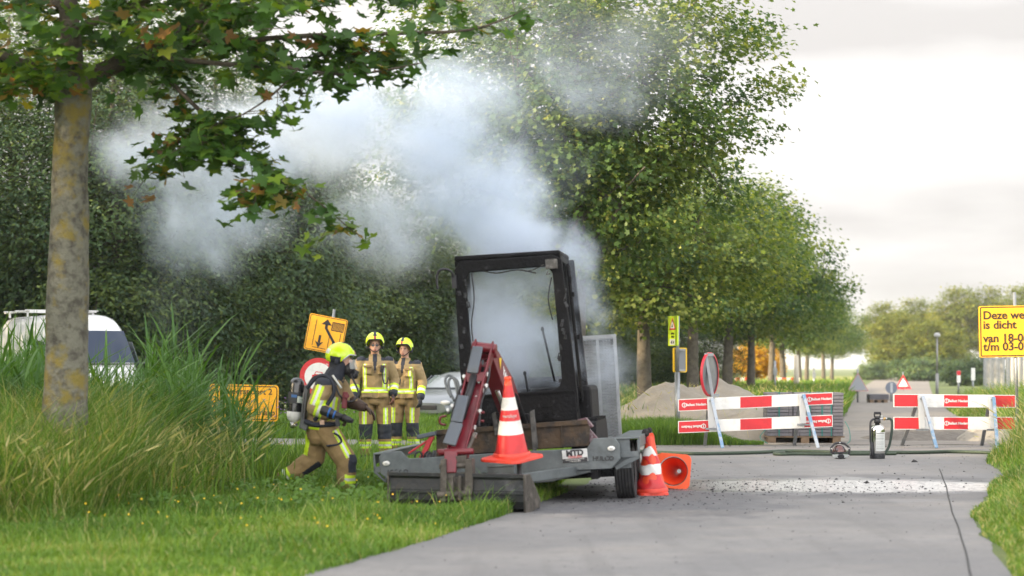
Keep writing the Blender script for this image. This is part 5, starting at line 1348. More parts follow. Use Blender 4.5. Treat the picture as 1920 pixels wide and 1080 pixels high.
    for f in (.34, .58): q = a.lerp(b, f); mb = MB(); mb.cyl(q, q + (b - a).normalized() * .018, .0575 if f < .4 else .047, n=20); mb.build('ring', mat('blue ring', (.02, .12, .42), .4), n)
walker()
# ------------------------------------------------------------------ signs
edge = mat('black sign print', (.012, .012, .014), .5)
post = galv
def rrect(w, h, r, n=6):
    out = []
    for cx, cy, a0 in ((w / 2 - r, h / 2 - r, 0), (-w / 2 + r, h / 2 - r, 90), (-w / 2 + r, -h / 2 + r, 180), (w / 2 - r, -h / 2 + r, 270)):
        for k in range(n + 1): a = R(a0 + 90 * k / n); out.append((cx + r * math.cos(a), cy + r * math.sin(a)))
    return out
def plate(mb, M, outline, th, m=0, z=0):
    mb.prism([M @ Vector((x, y, z)) for x, y in outline], M.to_3x3() @ Vector((0, 0, -th)), m)
def outline_ring(mb, M, w, h, r, t, z, m=0):
    o, i = rrect(w, h, r), rrect(w - 2 * t, h - 2 * t, max(.005, r - t)); n = len(o)
    vs = [M @ Vector((x, y, z)) for x, y in o + i]; mb.add(vs, [(k, (k + 1) % n, n + (k + 1) % n, n + k) for k in range(n)], m)
def quad(mb, M, pts, z, m=0): mb.add([M @ Vector((x, y, z)) for x, y in pts], [tuple(range(len(pts)))], m)

def signs():
    # tilted diversion sign
    Y = 40; c = at(611, 627, Y); s = Y / FPX
    t = thing('diversion_sign', 'tilted orange-yellow diversion sign with a bent arrow, on a leaning post behind the round sign', 'road sign', (at(596, 690, Y).x, Y, float(gz(-3.9, Y))))
    O = t.location; M = facing(c - O, R(6), R(-11)); w, h = 72 * s, 68 * s
    sh = Matrix.Identity(4)
    mb = MB(); plate(mb, M, rrect(w, h, .04), .02); b = mb.build('board', signY, t)
    mb = MB(); z = .004; outline_ring(mb, M, w - .03, h - .03, .035, .012, z)
    def q(l): quad(mb, M, [(x * w, y * h) for x, y in l], z)
    for x in (-.30, .10, .38): q([(x - .008, -.36), (x + .008, -.36), (x + .008, .36 if x < 0 else (.0 if x < .2 else .1)), (x - .008, .36 if x < 0 else (.0 if x < .2 else .1))])
    q([(-.30, -.41), (.06, -.41), (.06, -.395), (-.30, -.395)])
    q([(.20, -.38), (.27, -.38), (.27, -.17), (.01, .18), (.01, .30), (-.06, .30), (-.06, .16), (.20, -.19)]); q([(-.16, .26), (.11, .26), (-.025, .42)])
    q([(-.17, -.05), (-.11, -.05), (-.11, -.26), (-.17, -.26)]); q([(-.25, -.22), (-.14, -.40), (-.03, -.22), (-.14, -.27)])
    for k in range(9): q([(.12 + .032 * k, .14), (.135 + .032 * k, .14), (.155 + .032 * k, .36), (.14 + .032 * k, .36)])
    q([(.11, .13), (.43, .13), (.43, .15), (.11, .15)]); q([(.11, .355), (.43, .355), (.43, .375), (.11, .375)]); q([(.11, .13), (.125, .13), (.125, .375), (.11, .375)]); q([(.415, .13), (.43, .13), (.43, .375), (.415, .375)])
    mb.build('arrow_print', edge, b)
    mb = MB(); mb.cyl(at(627, 580, Y + .06) - O, at(590, 835, Y + .06) - O, .028); mb.build('post', post, t)
    # round closed-to-cars sign
    Y = 39.4; c = at(597, 706, Y); s = Y / FPX
    t = thing('round_sign', 'red-rimmed round white sign with a red car, half hidden behind the striding firefighter', 'road sign', (c.x, Y, float(gz(c.x, Y)))); O = t.location
    M = facing(c - O, R(3), R(-8)); r = 35 * s; circ = lambda q: [(q * math.cos(2 * math.pi * k / 40), q * math.sin(2 * math.pi * k / 40)) for k in range(40)]
    mb = MB(); plate(mb, M, circ(r), .02); b = mb.build('disc', mat('red rim', (.60, .03, .035), .45, var=(9, (.62, .45, .43), .62, .72)), t)
    mb = MB(); quad(mb, M, circ(r * .74), .004); mb.build('face', white, b)
    mb = MB(); u = r
    quad(mb, M, [(-.34 * u, -.18 * u), (.34 * u, -.18 * u), (.34 * u, .05 * u), (.22 * u, .08 * u), (-.22 * u, .08 * u), (-.34 * u, .05 * u)], .007); quad(mb, M, [(-.24 * u, .08 * u), (.24 * u, .08 * u), (.18 * u, .26 * u), (-.18 * u, .26 * u)], .007)
    for x in (-.26, .18): quad(mb, M, [(x * u, -.28 * u), ((x + .1) * u, -.28 * u), ((x + .1) * u, -.18 * u), (x * u, -.18 * u)], .007)
    quad(mb, M, [(-.19 * u, .11 * u), (.19 * u, .11 * u), (.15 * u, .22 * u), (-.15 * u, .22 * u)], .009, 1); mb.build('car_symbol', [red, white], b)
    mb = MB(); mb.cyl(at(600, 672, Y + .07) - O, at(588, 845, Y + .07) - O, .028); mb.build('post', post, t)
    # low text sign among the reeds
    Y = 39.2; c = at(457, 755, Y); s = Y / FPX
    t = thing('text_sign', 'low orange-yellow text sign standing in the flowering grass, half covered by reeds', 'road sign', (c.x, Y, float(gz(c.x, Y)))); O = t.location
    M = facing(c - O, 0, R(-1.2)); w, h = 130 * s, 68 * s
    mb = MB(); plate(mb, M, rrect(w, h, .07), .02); b = mb.build('board', signY, t)
    mb = MB(); outline_ring(mb, M, w - .05, h - .05, .06, .018, .004)
    for tx, yy in (('Verkeerspoort 2', .22), ('t.b.v.', .02), ('leverancier  Knaap', -.19)):
        mb.text(tx, .165, M @ Matrix.Translation((0, yy * h / .72, .005)), bold=.012)
    mb.build('lettering', edge, b)
    for sx in (-.42, .42): mb = MB(); mb.cyl(M @ Vector((sx * w, h * .5, -.05)), M @ Vector((sx * w, -h, -.05)), .025); mb.build('post', post, t)
    # big yellow board at the right edge
    Y = 37; c = at(1905, 621, Y); s = Y / FPX
    t = thing('closure_board', 'large yellow road-closed text board on a grey pole, cut by the right edge', 'road sign', (at(1904, 690, Y).x, Y, 0)); O = t.location
    w, h = 138 * s, 96 * s; M = facing(at(1905, 621, Y) - O, R(0), R(1.0)); 
    mb = MB(); plate(mb, M, rrect(w, h, .03), .025); b = mb.build('board', mat('bright sign yellow', (.86, .43, .01), .45), t)
    mb = MB(); outline_ring(mb, M, w - .035, h - .03, .03, .02, .004)
    for tx, py in (('Deze weg', 591), ('is dicht', 609), ('van 18-06', 634), ('t/m 03-07', 650)):
        yy = (621 - py) * s; mb.text(tx, .215, M @ Matrix.Translation((-w / 2 + 7 * s, yy, .005)), bold=.022, align='LEFT')
    mb.build('lettering', mat('brown-black print', (.03, .018, .008), .6), b)
    mb = MB(); mb.cyl(at(1902, 548, Y + .06) - O, Vector((.06, .06, -.1)), .03); mb.build('post', post, t)
    # lime warning sign and yellow-edged plate on one pole
    Y = 38.6; g = at(1270, 690, Y)
    t = thing('school_sign_post', 'grey pole with a lime-green warning board above a yellow-edged plate seen from behind', 'road sign', (g.x, Y, 0)); O = t.location
    mb = MB(); mb.cyl((0, 0, -.1), at(1270, 698, Y) - O, .052); mb.cyl(at(1270, 698, Y) - O, at(1271, 593, Y) - O, .034); mb.build('post', post, t)
    lime = mat('lime film', (.62, .80, .02), .45); c = at(1267.5, 620.5, Y) - O + Vector((-.07, -.05, 0)); M = facing(c, R(-70), 0); w, h = .42, .58
    mb = MB(); plate(mb, M, rrect(w, h, .02), .03); b = mb.build('warning_board', lime, t)
    mb = MB(); z = .004
    quad(mb, M, [(-.15, .02), (.15, .02), (0, .26)], z, 0); quad(mb, M, [(-.10, .05), (.10, .05), (0, .21)], z + .003, 1); quad(mb, M, [(-.03, .07), (.03, .07), (.0, .15)], z + .006, 2)
    for yy in (-.05, -.11): mb.text('rijden' if yy > -.1 else 'matig', .06, M @ Matrix.Translation((0, yy, z)), 2, .02)
    quad(mb, M, [(-.12, -.27), (.12, -.27), (.12, -.16), (-.12, -.16)], z, 1); quad(mb, M, [(-.08, -.22), (-.02, -.18), (-.02, -.26)], z + .003, 2); quad(mb, M, [(.08, -.22), (.02, -.18), (.02, -.26)], z + .003, 2)
    mb.build('symbol', [red, white, edge], b)
    mb = MB(); plate(mb, facing(c - Vector((-.02, -.03, 0)), R(-66), 0), rrect(w, h, .02), .015); 
    c2 = at(1276, 675, Y) - O + Vector((0, -.0, 0)); M = facing(c2 + Vector((.0, .09, 0)), R(28), 0); w2, h2 = .29, .46
    mb = MB(); plate(mb, M, rrect(w2, h2, .02), .02); b = mb.build('plate_back', mat('grey plate', (.20, .215, .235), .45, .3), t)
    mb = MB(); outline_ring(mb, M, w2 + .02, h2 + .02, .03, .03, .006); o = mb.build('yellow_edge', mat('yellow edge', (.80, .50, .02), .45), b); q_ = o.modifiers.new('t', 'SOLIDIFY'); q_.thickness = .03
    for dz in (-.20, .20): mb = MB(); mb.box(c2 + Vector((.02, .04, dz)), (.14, .07, .035)); mb.build('bracket', galv, t)
    # round sign seen from behind, fixed to the left barrier
    Y = 34.05; c = at(1331, 702, Y); s = Y / FPX
    t = thing('round_sign', 'grey back of a red-rimmed round sign turned edgeways, standing on the left barrier', 'road sign', (c.x, Y, 0)); O = t.location
    M = facing(c - O + Vector((0, .05, 0)), R(62), R(0)); r = 41 * s
    mb = MB(); plate(mb, M, circ(r), .012); b = mb.build('disc', mat('grey aluminium back', (.25, .26, .28), .38, .5, var=(3, (.17, .18, .20), .45, .65)), t)
    mb = MB(); pr = [(r - .03, -.02), (r + .003, -.02), (r + .003, .02), (r - .025, .02)]; mb.lathe(pr, 48, M); mb.build('rim', mat('red rim paint', (.60, .03, .05), .4), b)
    mb = MB(); mb.bar(at(1323, 662, Y - .06) - O, at(1337, 748, Y - .06) - O, .05, .05); mb.build('post', galv, t)
    for p in ((1326, 665), (1337, 741)): mb = MB(); mb.box(at(*p, Y - .03) - O + Vector((.03, 0, 0)), (.15, .06, .05), (0, 0, R(25))); mb.build('bracket', galv, t)
signs()

# ------------------------------------------------------------------ barriers
bluegrey = mat('flaking blue steel', (.36, .40, .45), .5, .5, var=(4, (.17, .28, .42), .5, .56))
def logo(mb, M, s, m):
    """small ring mark followed by the name"""
    n = 20; vs = [M @ Vector((-.19 * s + r * s * math.cos(2 * math.pi * k / n), r * s * math.sin(2 * math.pi * k / n), 0)) for r in (.05, .036) for k in range(n)]
    mb.add(vs, [(k, (k + 1) % n, n + (k + 1) % n, n + k) for k in range(n)], m); quad(mb, M, [(-.197 * s, -.055 * s), (-.183 * s, -.055 * s), (-.183 * s, .055 * s), (-.197 * s, .055 * s)], 0, m)
    mb.text('Ballast Nedam', .074 * s, M @ Matrix.Translation((.055 * s, 0, 0)), m, .03, extrude=.0008)
def barrier(label, Y, ends, rows, posts, bands, logos, dz=0):
    """ends: photo x of the ends; rows: (left top, left bottom, right top, right bottom) of each plank"""
    t = thing('road_barrier', label, 'barrier', (at(ends[0], 690, Y).x, Y, 0), group='red and white barriers across the road'); O = t.location
    for ri, (l0, l1, r0, r1) in enumerate(rows):
        p0, p1, p2, p3 = (at(x, y, Y) - O for x, y in ((ends[0], l0), (ends[1], r0), (ends[1], r1), (ends[0], l1)))
        for k in range(len(bands) - 1):
            a, b = bands[k][0], bands[k + 1][0]
            mb = MB(); f0, f1 = ((q - ends[0]) / (ends[1] - ends[0]) for q in (a, b))
            mb.prism([p0.lerp(p1, f0), p0.lerp(p1, f1), p3.lerp(p2, f1), p3.lerp(p2, f0)], (0, .04, 0))
            if k == 0: PB = MB()
            PB.add(mb.v, mb.f, 1 if bands[k][1] else 0)
        pl = PB.build('plank', [white, red], t)
        E = MB(); E.prism([p + d for p, d in zip((p0, p1, p2, p3), (Vector((-.012, 0, .012)), Vector((.012, 0, .012)), Vector((.012, 0, -.012)), Vector((-.012, 0, -.012))))], (0, .034, 0)); E.v = [(x, y + .003, z) for x, y, z in E.v]; E.build('plank_edge', white, pl)
        L = MB(); an = math.atan2((p1 - p0).z, (p1 - p0).x)
        for (lx, flip) in logos[ri]:
            f = (lx - ends[0]) / (ends[1] - ends[0]); c = p0.lerp(p1, f).lerp(p3.lerp(p2, f), .5)
            logo(L, facing(c + Vector((0, -.004, 0)), 0, an + (math.pi if flip else 0)), .82, 0)
        if L.v: L.build('lettering', white, pl)
    for (x, top, bot, f0, f1) in posts:
        mb = MB(); a, b = at(x, top, Y - .045) - O, at(x + 3, bot, Y - .045) - O
        mb.bar(a, b, .10, .05, (1, 0, 0)); ps = mb.build('upright', mat('white-grey steel', (.60, .61, .62), .5, .2), t, bevel=.004)
        F = at(f0[0], 0, Y - .55) - O
        mb = MB(); mb.bar(a + Vector((.03, -.03, -.02)), Vector((F.x, F.y, .0)), .055, .045, (1, 0, 0)); mb.build('front_leg', bluegrey, t, bevel=.004)
        G = at(f1[0], f1[1], Y + .5) - O
        mb = MB(); mb.bar(a + Vector((.0, .09, -.02)), Vector((G.x, .55, .0)), .055, .045, (1, 0, 0)); mb.build('rear_leg', galv, t, bevel=.004)
        mb = MB(); mb.bar(b + Vector((-.1, .02, -.02)), b + Vector((.12, .02, -.02)), .03, .03); mb.cyl(a + Vector((0, -.03, -.06)), a + Vector((0, -.045, -.06)), .018, n=10); mb.build('cross_stay', galv, t)
    return t
barrier('left barrier, sloping, in front of the paving pallet, with the round sign on its post', 34.0, (1273, 1560), [(750, 770, 737, 757), (791, 811, 779, 799)],
        [(1331, 745, 802, (1355, 840), (1322, 836)), (1503, 738, 794, (1534, 838), (1490, 834))],
        [(1273, 1), (1330, 0), (1388, 1), (1447, 0), (1508, 1), (1560, 0)], [[(1300, 0), (1535, 0)], [(1302, 1), (1536, 1)]])
barrier('right barrier, level, between the fire extinguisher and the tall grass', 34.0, (1677, 1903), [(740, 762, 742, 763), (783, 804, 783, 805)],
        [(1726, 741, 804, (1756, 846), (1692, 838)), (1859, 743, 804, (1870, 836), (1842, 836))],
        [(1677, 1), (1723, 0), (1770, 1), (1815, 0), (1862, 1), (1903, 0)], [[(1792, 0)], [(1792, 0)]])

# ------------------------------------------------------------------ paving pallets, sand
brick = mat('grey pavers', (.17, .168, .19), .85, var=(3, (.13, .128, .15), .4, .7), var2=(30, (.10, .098, .11), .55, .75), bump=(50, .4))
wood = mat('pallet wood', (.20, .14, .09), .8, var=(9, (.12, .085, .06), .4, .7))
strapm = mat('green strap', (.01, .16, .14), .4)
def pallet(label, px0, px1, top, Y, rows, cols, group):
    x0, x1 = at(px0, 0, Y).x, at(px1, 0, Y).x; w = x1 - x0; H = at(0, top, Y).z
    t = thing('paver_pallet', label, 'pallet', ((x0 + x1) / 2, Y + .5, 0), R(-3), group)
    z0 = .13; d = 1.0; bh = (H - z0) / rows; rr = random.Random(4); mb = MB()
    for r in range(rows):
        for c in range(cols):
            bw = w / cols; mb.box((-w / 2 + bw * (c + .5) + rr.uniform(-.003, .003), 0 + rr.uniform(-.008, .008), z0 + bh * (r + .5)), (bw - .007, d, bh - .010))
    s = mb.build('paver_stack', brick, t, bevel=.004)
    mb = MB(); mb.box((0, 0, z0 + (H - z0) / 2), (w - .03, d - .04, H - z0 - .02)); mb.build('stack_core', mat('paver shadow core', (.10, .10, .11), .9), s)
    mb = MB(); mb.box((0, 0, z0 - .012), (w + .04, d, .022)); mb.build('pallet_deck', wood, t)
    for x in (-w / 2 + .09, 0, w / 2 - .12):
        mb = MB(); mb.box((x, 0, .055), (.14, d, .10)); mb.build('runner', wood, t)
    for i, x in enumerate((-.34 * w, -.16 * w, .06 * w, .22 * w, .34 * w) if cols > 4 else ()):
        mb = MB(); m_ = strapm if i != 1 else black
        mb.box((x, -d / 2 - .006, (H + z0) / 2), (.022, .006, H - z0)); mb.box((x, 0, H + .003), (.022, d + .012, .006)); mb.build('strap', m_, t)
    return t
pallet('strapped stack of grey pavers on a pallet behind the left barrier', 1441, 1584, 736, 35.6, 13, 7, 'pallets of grey pavers')
pallet('far small stack of grey pavers out on the closed road', 1632, 1668, 739, 77, 6, 3, 'pallets of grey pavers')
for pts in ([(1440, 845, 35.2), (1425, 820, 35.3), (1437, 803, 35.4), (1441, 790, 35.6)], [(1584, 790, 35.5), (1592, 805, 35.4), (1594, 825, 35.3), (1588, 838, 35.2)]):
    mb = MB(); mb.tube([Vector((p.x, p.y, max(.012, p.z))) for p in (at(*q) for q in pts)], .007, 6, sub=5)
    props(mb.build('loose_strap', strapm), 'loose green strap end hanging at the ' + ('left' if pts[0][0] < 1500 else 'right') + ' side of the paving pallet', 'strap')

sand = mat('dry sand', (.31, .28, .235), .95, var=(2.5, (.24, .215, .18), .35, .7), var2=(20, (.28, .245, .2), .5, .75), bump=(34, .7))
def heap(label, cx, cy, rx, ry, H, seed, peaks, m=sand, name='sand_heap'):
    n, k = 64, 72; vs = [Vector((0, 0, 0))] * 0; fs = []
    for i in range(n + 1):
        for j in range(k):
            a = 2 * math.pi * j / k; r = i / n; x, y = rx * r * math.cos(a), ry * r * math.sin(a); z = 0
            for px, py, pr, ph in peaks: z = max(z, ph * max(0, 1 - math.hypot((x - px), (y - py)) / pr))
            z = H * z * (1 - r ** 6); q = Vector((x + seed, y, 0))
            z += (mnoise.noise(q * 1.6) * .10 + mnoise.noise(q * 4) * .04 + mnoise.noise(q * 11) * .018) * H * (1 - r ** 4) * (.35 + z / H)
            vs.append((x, y, z - .01 - .05 * r ** 8))
    for i in range(n):
        for j in range(k): q = (j + 1) % k; fs.append((i * k + j, i * k + q, (i + 1) * k + q, (i + 1) * k + j))
    mb = MB(); mb.add(vs, fs, 0, True); o = mb.build(name, m, None, (cx, cy, 0)); return props(o, label, 'heap' if name != 'sand_heap' else 'sand heap')
heap('tall two-peaked heap of pale sand behind the lime sign pole', 3.65, 41, 3.7, 2.6, 1.12, 3, [(-.3, 0, 2.2, 1.0), (.6, .2, 2.7, .95), (-1.2, -.4, 1.2, .45)])
heap('low spread of pale sand behind the left barrier', 4.5, 37.4, 2.2, 1.6, .6, 9, [(0, 0, 1.6, 1.0), (.7, -.3, 1.2, .7), (-.8, .2, 1.1, .8)])
heap('dark churned soil dug up behind the right barrier', 7.95, 38.2, 1.5, 1.9, .26, 15, [(0, 0, 1.5, 1.0), (.6, .9, 1.1, .9), (-.7, -.7, 1.0, .7)], mat('dark soil', (.13, .115, .10), .95, var=(5, (.20, .18, .155), .45, .7), bump=(22, 1)), 'soil_heap')
heap('small stony heap at the right barrier foot by the tall grass', 8.85, 37.0, .7, .9, .38, 22, [(0, 0, .75, 1.0)], mat('stony sand', (.33, .30, .25), .95, var=(8, (.20, .18, .15), .45, .7), bump=(20, .8)), 'stony_heap')

# ------------------------------------------------------------------ extinguisher, mask, hoses
def extinguisher():
    Y = 29.6; g = at(1645, 861, Y); t = thing('fire_extinguisher', 'polished steel fire extinguisher with black hose standing on the concrete', 'extinguisher', (g.x, Y, .004), R(12))
    steel = mat('polished steel', (.62, .62, .60), .16, 1.0); r = .112
    mb = MB(); mb.lathe([(0, .0), (r * .96, .0), (r, .01), (r, .07), (r * .99, .08), (r, .085), (r, .42), (r * .96, .455), (r * .8, .485), (r * .45, .505), (.035, .51), (.035, .535), (0, .535)], 36, mats=[1, 1, 1, 1] + [0] * 8); mb.build('cylinder', [steel, mat('dark boot', (.03, .032, .038), .6)], t)
    mb = MB(); vs, fs = [], []
    for i in range(15):
        a = R(-62 + 88 * i / 14) - R(80) + R(18)
        for z in (.115, .395): vs.append((1.012 * r * math.cos(a), 1.012 * r * math.sin(a), z))
    for i in range(14): fs.append((2 * i, 2 * i + 2, 2 * i + 3, 2 * i + 1))
    mb.add(vs, fs, 0, True)
    for k, z in enumerate((.375, .35, .335, .32, .30, .285, .255, .24, .22, .205, .185, .17, .15, .132)):
        a0, a1 = R(-120), R(-120 + (62 if k else 70)); hh = .008 if k == 0 else .0035; vs = []
        for i in range(8):
            a = a0 + (a1 - a0) * i / 7
            for q in (z, z + hh): vs.append((1.022 * r * math.cos(a), 1.022 * r * math.sin(a), q))
        mb.add(vs, [(2 * i, 2 * i + 2, 2 * i + 3, 2 * i + 1) for i in range(7)], 1 if k % 4 else 2)
    mb.build('label', [mat('label paper', (.62, .64, .63), .5), mat('grey print', (.30, .31, .32), .6), edge], t)
    mb = MB(); mb.cyl((0, 0, .53), (0, 0, .585), .05, .045); mb.cyl((0, 0, .585), (0, 0, .63), .032); mb.tube([(-.04, 0, .61), (-.05, 0, .66), (-.048, 0, .685), (.048, 0, .685), (.05, 0, .66), (.04, 0, .61)], .011, 8); mb.cyl((-.04, 0, .665), (.04, 0, .665), .009); mb.build('valve_head', black, t)
    mb = MB(); mb.cyl((.03, 0, .59), (.10, 0, .59), .018); mb.cyl((.10, 0, .59), (.125, 0, .59), .023, m=1); mb.cyl((.125, 0, .59), (.16, 0, .592), .016); mb.box((.06, -.01, .625), (.03, .015, .04)); mb.build('coupling', [chrome, mat('brass', (.55, .38, .15), .3, .9)], t)
    mb = MB(); mb.tube([(.15, 0, .59), (.20, 0, .59), (.228, -.005, .55), (.225, -.01, .42), (.205, -.01, .28), (.18, -.01, .18), (.13, -.02, .10), (.10, -.03, .08)], .019, 10, sub=5); mb.build('discharge_hose', mat('dark green hose', (.02, .04, .03), .5), t)
    mb = MB(); mb.tube([(-.04, 0, .59), (-.09, -.02, .575), (-.125, -.04, .53), (-.13, -.05, .40), (-.128, -.05, .26), (-.12, -.06, .22)], .016, 10, sub=5); mb.loft([(-.12, -.06, .25), (-.115, -.07, .12), (-.105, -.08, .005)], [.020, .022, .026], None, 12); mb.build('lance_hose', black, t)
extinguisher()
def mask():
    Y = 29.5; g = at(1575, 860, Y); t = thing('breathing_mask', 'black firefighter head mask with orange-tinted visor left lying on the concrete', 'mask', (g.x, Y, .004)); V = Vector
    mb = MB(); pts = [(-.085, .06), (-.135, .10), (-.135, .165), (-.075, .225), (0, .238), (.075, .225), (.135, .165), (.135, .10), (.12, .05), (.06, .02), (-.06, .02)]
    mb.tube([V((x, -.02 + .05 * (z > .2), z)) for x, z in pts], .017, 8, closed=True); mb.build('strap_ring', black, t)
    mb = MB(); vs, fs = [], []
    for j in range(9):
        for i in range(17):
            a = math.pi * i / 16; b = R(90) * j / 8; vs.append(V((.105 * math.cos(a) * math.cos(b * .9), .05 - .075 * math.sin(b) * 1.2, .09 + .12 * math.sin(a) * math.cos(b * .9))))
    for j in range(8):
        for i in range(16): fs.append((j * 17 + i, j * 17 + i + 1, (j + 1) * 17 + i + 1, (j + 1) * 17 + i))
    mb.add(vs, fs, 0, True); mb.build('visor', mat('tinted visor', (.10, .03, .025), .06, .4, var=(7, (.02, .02, .025), .48, .55), coat=1), t)
    mb = MB(); mb.box((0, -.05, .095), (.21, .04, .02)); mb.loft([(0, -.02, .05), (0, -.11, .035)], [(.065, .04), (.045, .035)], (1, 0, 0), 14); mb.build('chin_unit', black, t, bevel=.006)
    for s in (-1, 1): mb = MB(); mb.prism([V((s * .03, -.10, .015)), V((s * .115, -.05, .025)), V((s * .12, -.04, .065)), V((s * .035, -.09, .07))], (0, .03, 0)); mb.build('grey_buckle', mat('grey plastic', (.35, .37, .37), .4), t, bevel=.006)
    for x, z in ((0, .238), (-.135, .15), (.125, .155), (.12, .05)): mb = MB(); mb.ell((x, -.04 + .05 * (z > .2), z), (.012, .012, .012), 10, 6); mb.build('stud', chrome, t)
mask()
hosem = mat('ribbed dark green hose', (.035, .055, .035), .6, var=(40, (.07, .10, .06), .5, .7), bump=(60, .4))
def hose(label, pts, r):
    mb = MB(); P = [Vector((at(x, 690, 5040 / (y - 690)).x, 5040 / (y - 690), r + .004)) for x, y in pts]
    mb.tube(P, r, 10, sub=8); props(mb.build('fire_hose', hosem), label, 'hose', 'dark green fire hoses across the road')
hose('longer green fire hose running from the tipped cone across the whole road', [(1180, 849), (1290, 854), (1360, 853.5), (1420, 852), (1470, 849.5), (1520, 850), (1570, 851.5), (1640, 852), (1720, 852), (1780, 850.5), (1830, 851.5), (1870, 853)], .028)
hose('short doubled-back stretch of green hose lying in front of the longer one, behind the mask', [(1470, 851), (1452, 853), (1460, 855), (1500, 854.5), (1560, 855), (1620, 854.5), (1680, 854)], .024)

# ------------------------------------------------------------------ charred crumbs and pebbles
def crumbs():
    rng = np.random.default_rng(77); n = 1300
    x = np.concatenate([rng.normal(2.4, 1.5, n), rng.normal(1.2, .5, 350), rng.uniform(2, 9, 200)]); y = np.concatenate([rng.normal(22.4, 1.0, n), rng.normal(20.6, .8, 350), rng.uniform(33.5, 35, 200)])
    x = np.concatenate([x, rng.uniform(-1, 8, 1100)]); y = np.concatenate([y, rng.uniform(13, 32, 1100)])
    k = in_poly(x, y, ROAD); x, y = x[k], y[k]; s = np.abs(rng.normal(0, .006, len(x))) + .003; s[rng.random(len(x)) < .02] *= 3; s[rng.random(len(x)) < .5] *= .5; s = np.where(y < 19.5, np.minimum(s * .6, .008), s)
    base = np.array([(0, 0, 1), (1, 0, 0), (-.5, .87, 0), (-.5, -.87, 0), (0, 0, -.4)]); a = rng.uniform(0, 6.28, len(x))
    v = np.empty((len(x), 5, 3)); ca, sa = np.cos(a)[:, None], np.sin(a)[:, None]
    v[..., 0] = x[:, None] + (base[:, 0] * ca - base[:, 1] * sa) * s[:, None] * 1.3; v[..., 1] = y[:, None] + (base[:, 0] * sa + base[:, 1] * ca) * s[:, None]; v[..., 2] = .005 + base[:, 2] * s[:, None] * .8
    props(raw_mesh('charred_crumbs', v, [(0, 1, 2), (0, 2, 3), (0, 3, 1), (4, 2, 1), (4, 3, 2), (4, 1, 3)], mat('charcoal crumbs', (.025, .024, .025), .8)), kind='stuff')
crumbs()
# ------------------------------------------------------------------ vehicles
carwhite = mat('white car paint', (.74, .75, .76), .25, coat=.6)
glass = mat('dark window glass', (.035, .05, .07), .06, .0, spec=.8, coat=.5)
def shell(stations, n=28, pw=4.0):
    """stations: (y, half width bottom, half width top, z bottom, z top); rounded-box sections"""
    mb = MB(); vs, fs = [], []
    for y, wb, wt, z0, z1 in stations:
        for k in range(n):
            a = 2 * math.pi * (k + .5) / n; c, s = math.cos(a), math.sin(a)
            q = (abs(c) ** pw + abs(s) ** pw) ** (-1 / pw); u, v = c * q, s * q
            w = wb + (wt - wb) * (v + 1) / 2; vs.append((u * w, y, (z0 + z1) / 2 + v * (z1 - z0) / 2))
    for i in range(len(stations) - 1):
        for k in range(n): q = (k + 1) % n; fs.append((i * n + k, i * n + q, (i + 1) * n + q, (i + 1) * n + k))
    mb.add(vs, fs, 0, True); b = len(stations) - 1
    mb.add([vs[k] for k in range(n)], [tuple(range(n))], 0); mb.add([vs[b * n + k] for k in range(n)], [tuple(reversed(range(n)))], 0)
    return mb
def wheel(parent, x, y, r, w=.2):
    M = Matrix.Translation((x, y, r)) @ Matrix.Rotation(R(90), 4, 'Y')
    mb = MB(); mb.lathe([(r * .6, -w / 2), (r * .93, -w / 2), (r, -w / 2 + .03), (r, w / 2 - .03), (r * .93, w / 2), (r * .6, w / 2)], 28, M); o = mb.build('wheel', rubber, parent)
    mb = MB(); mb.lathe([(r * .62, -w / 2 + .02), (r * .5, -w * .3), (0, -w * .3)], 20, M); mb.lathe([(r * .62, w / 2 - .02), (r * .5, w * .3), (0, w * .3)], 20, M); mb.build('rim', galv, o)

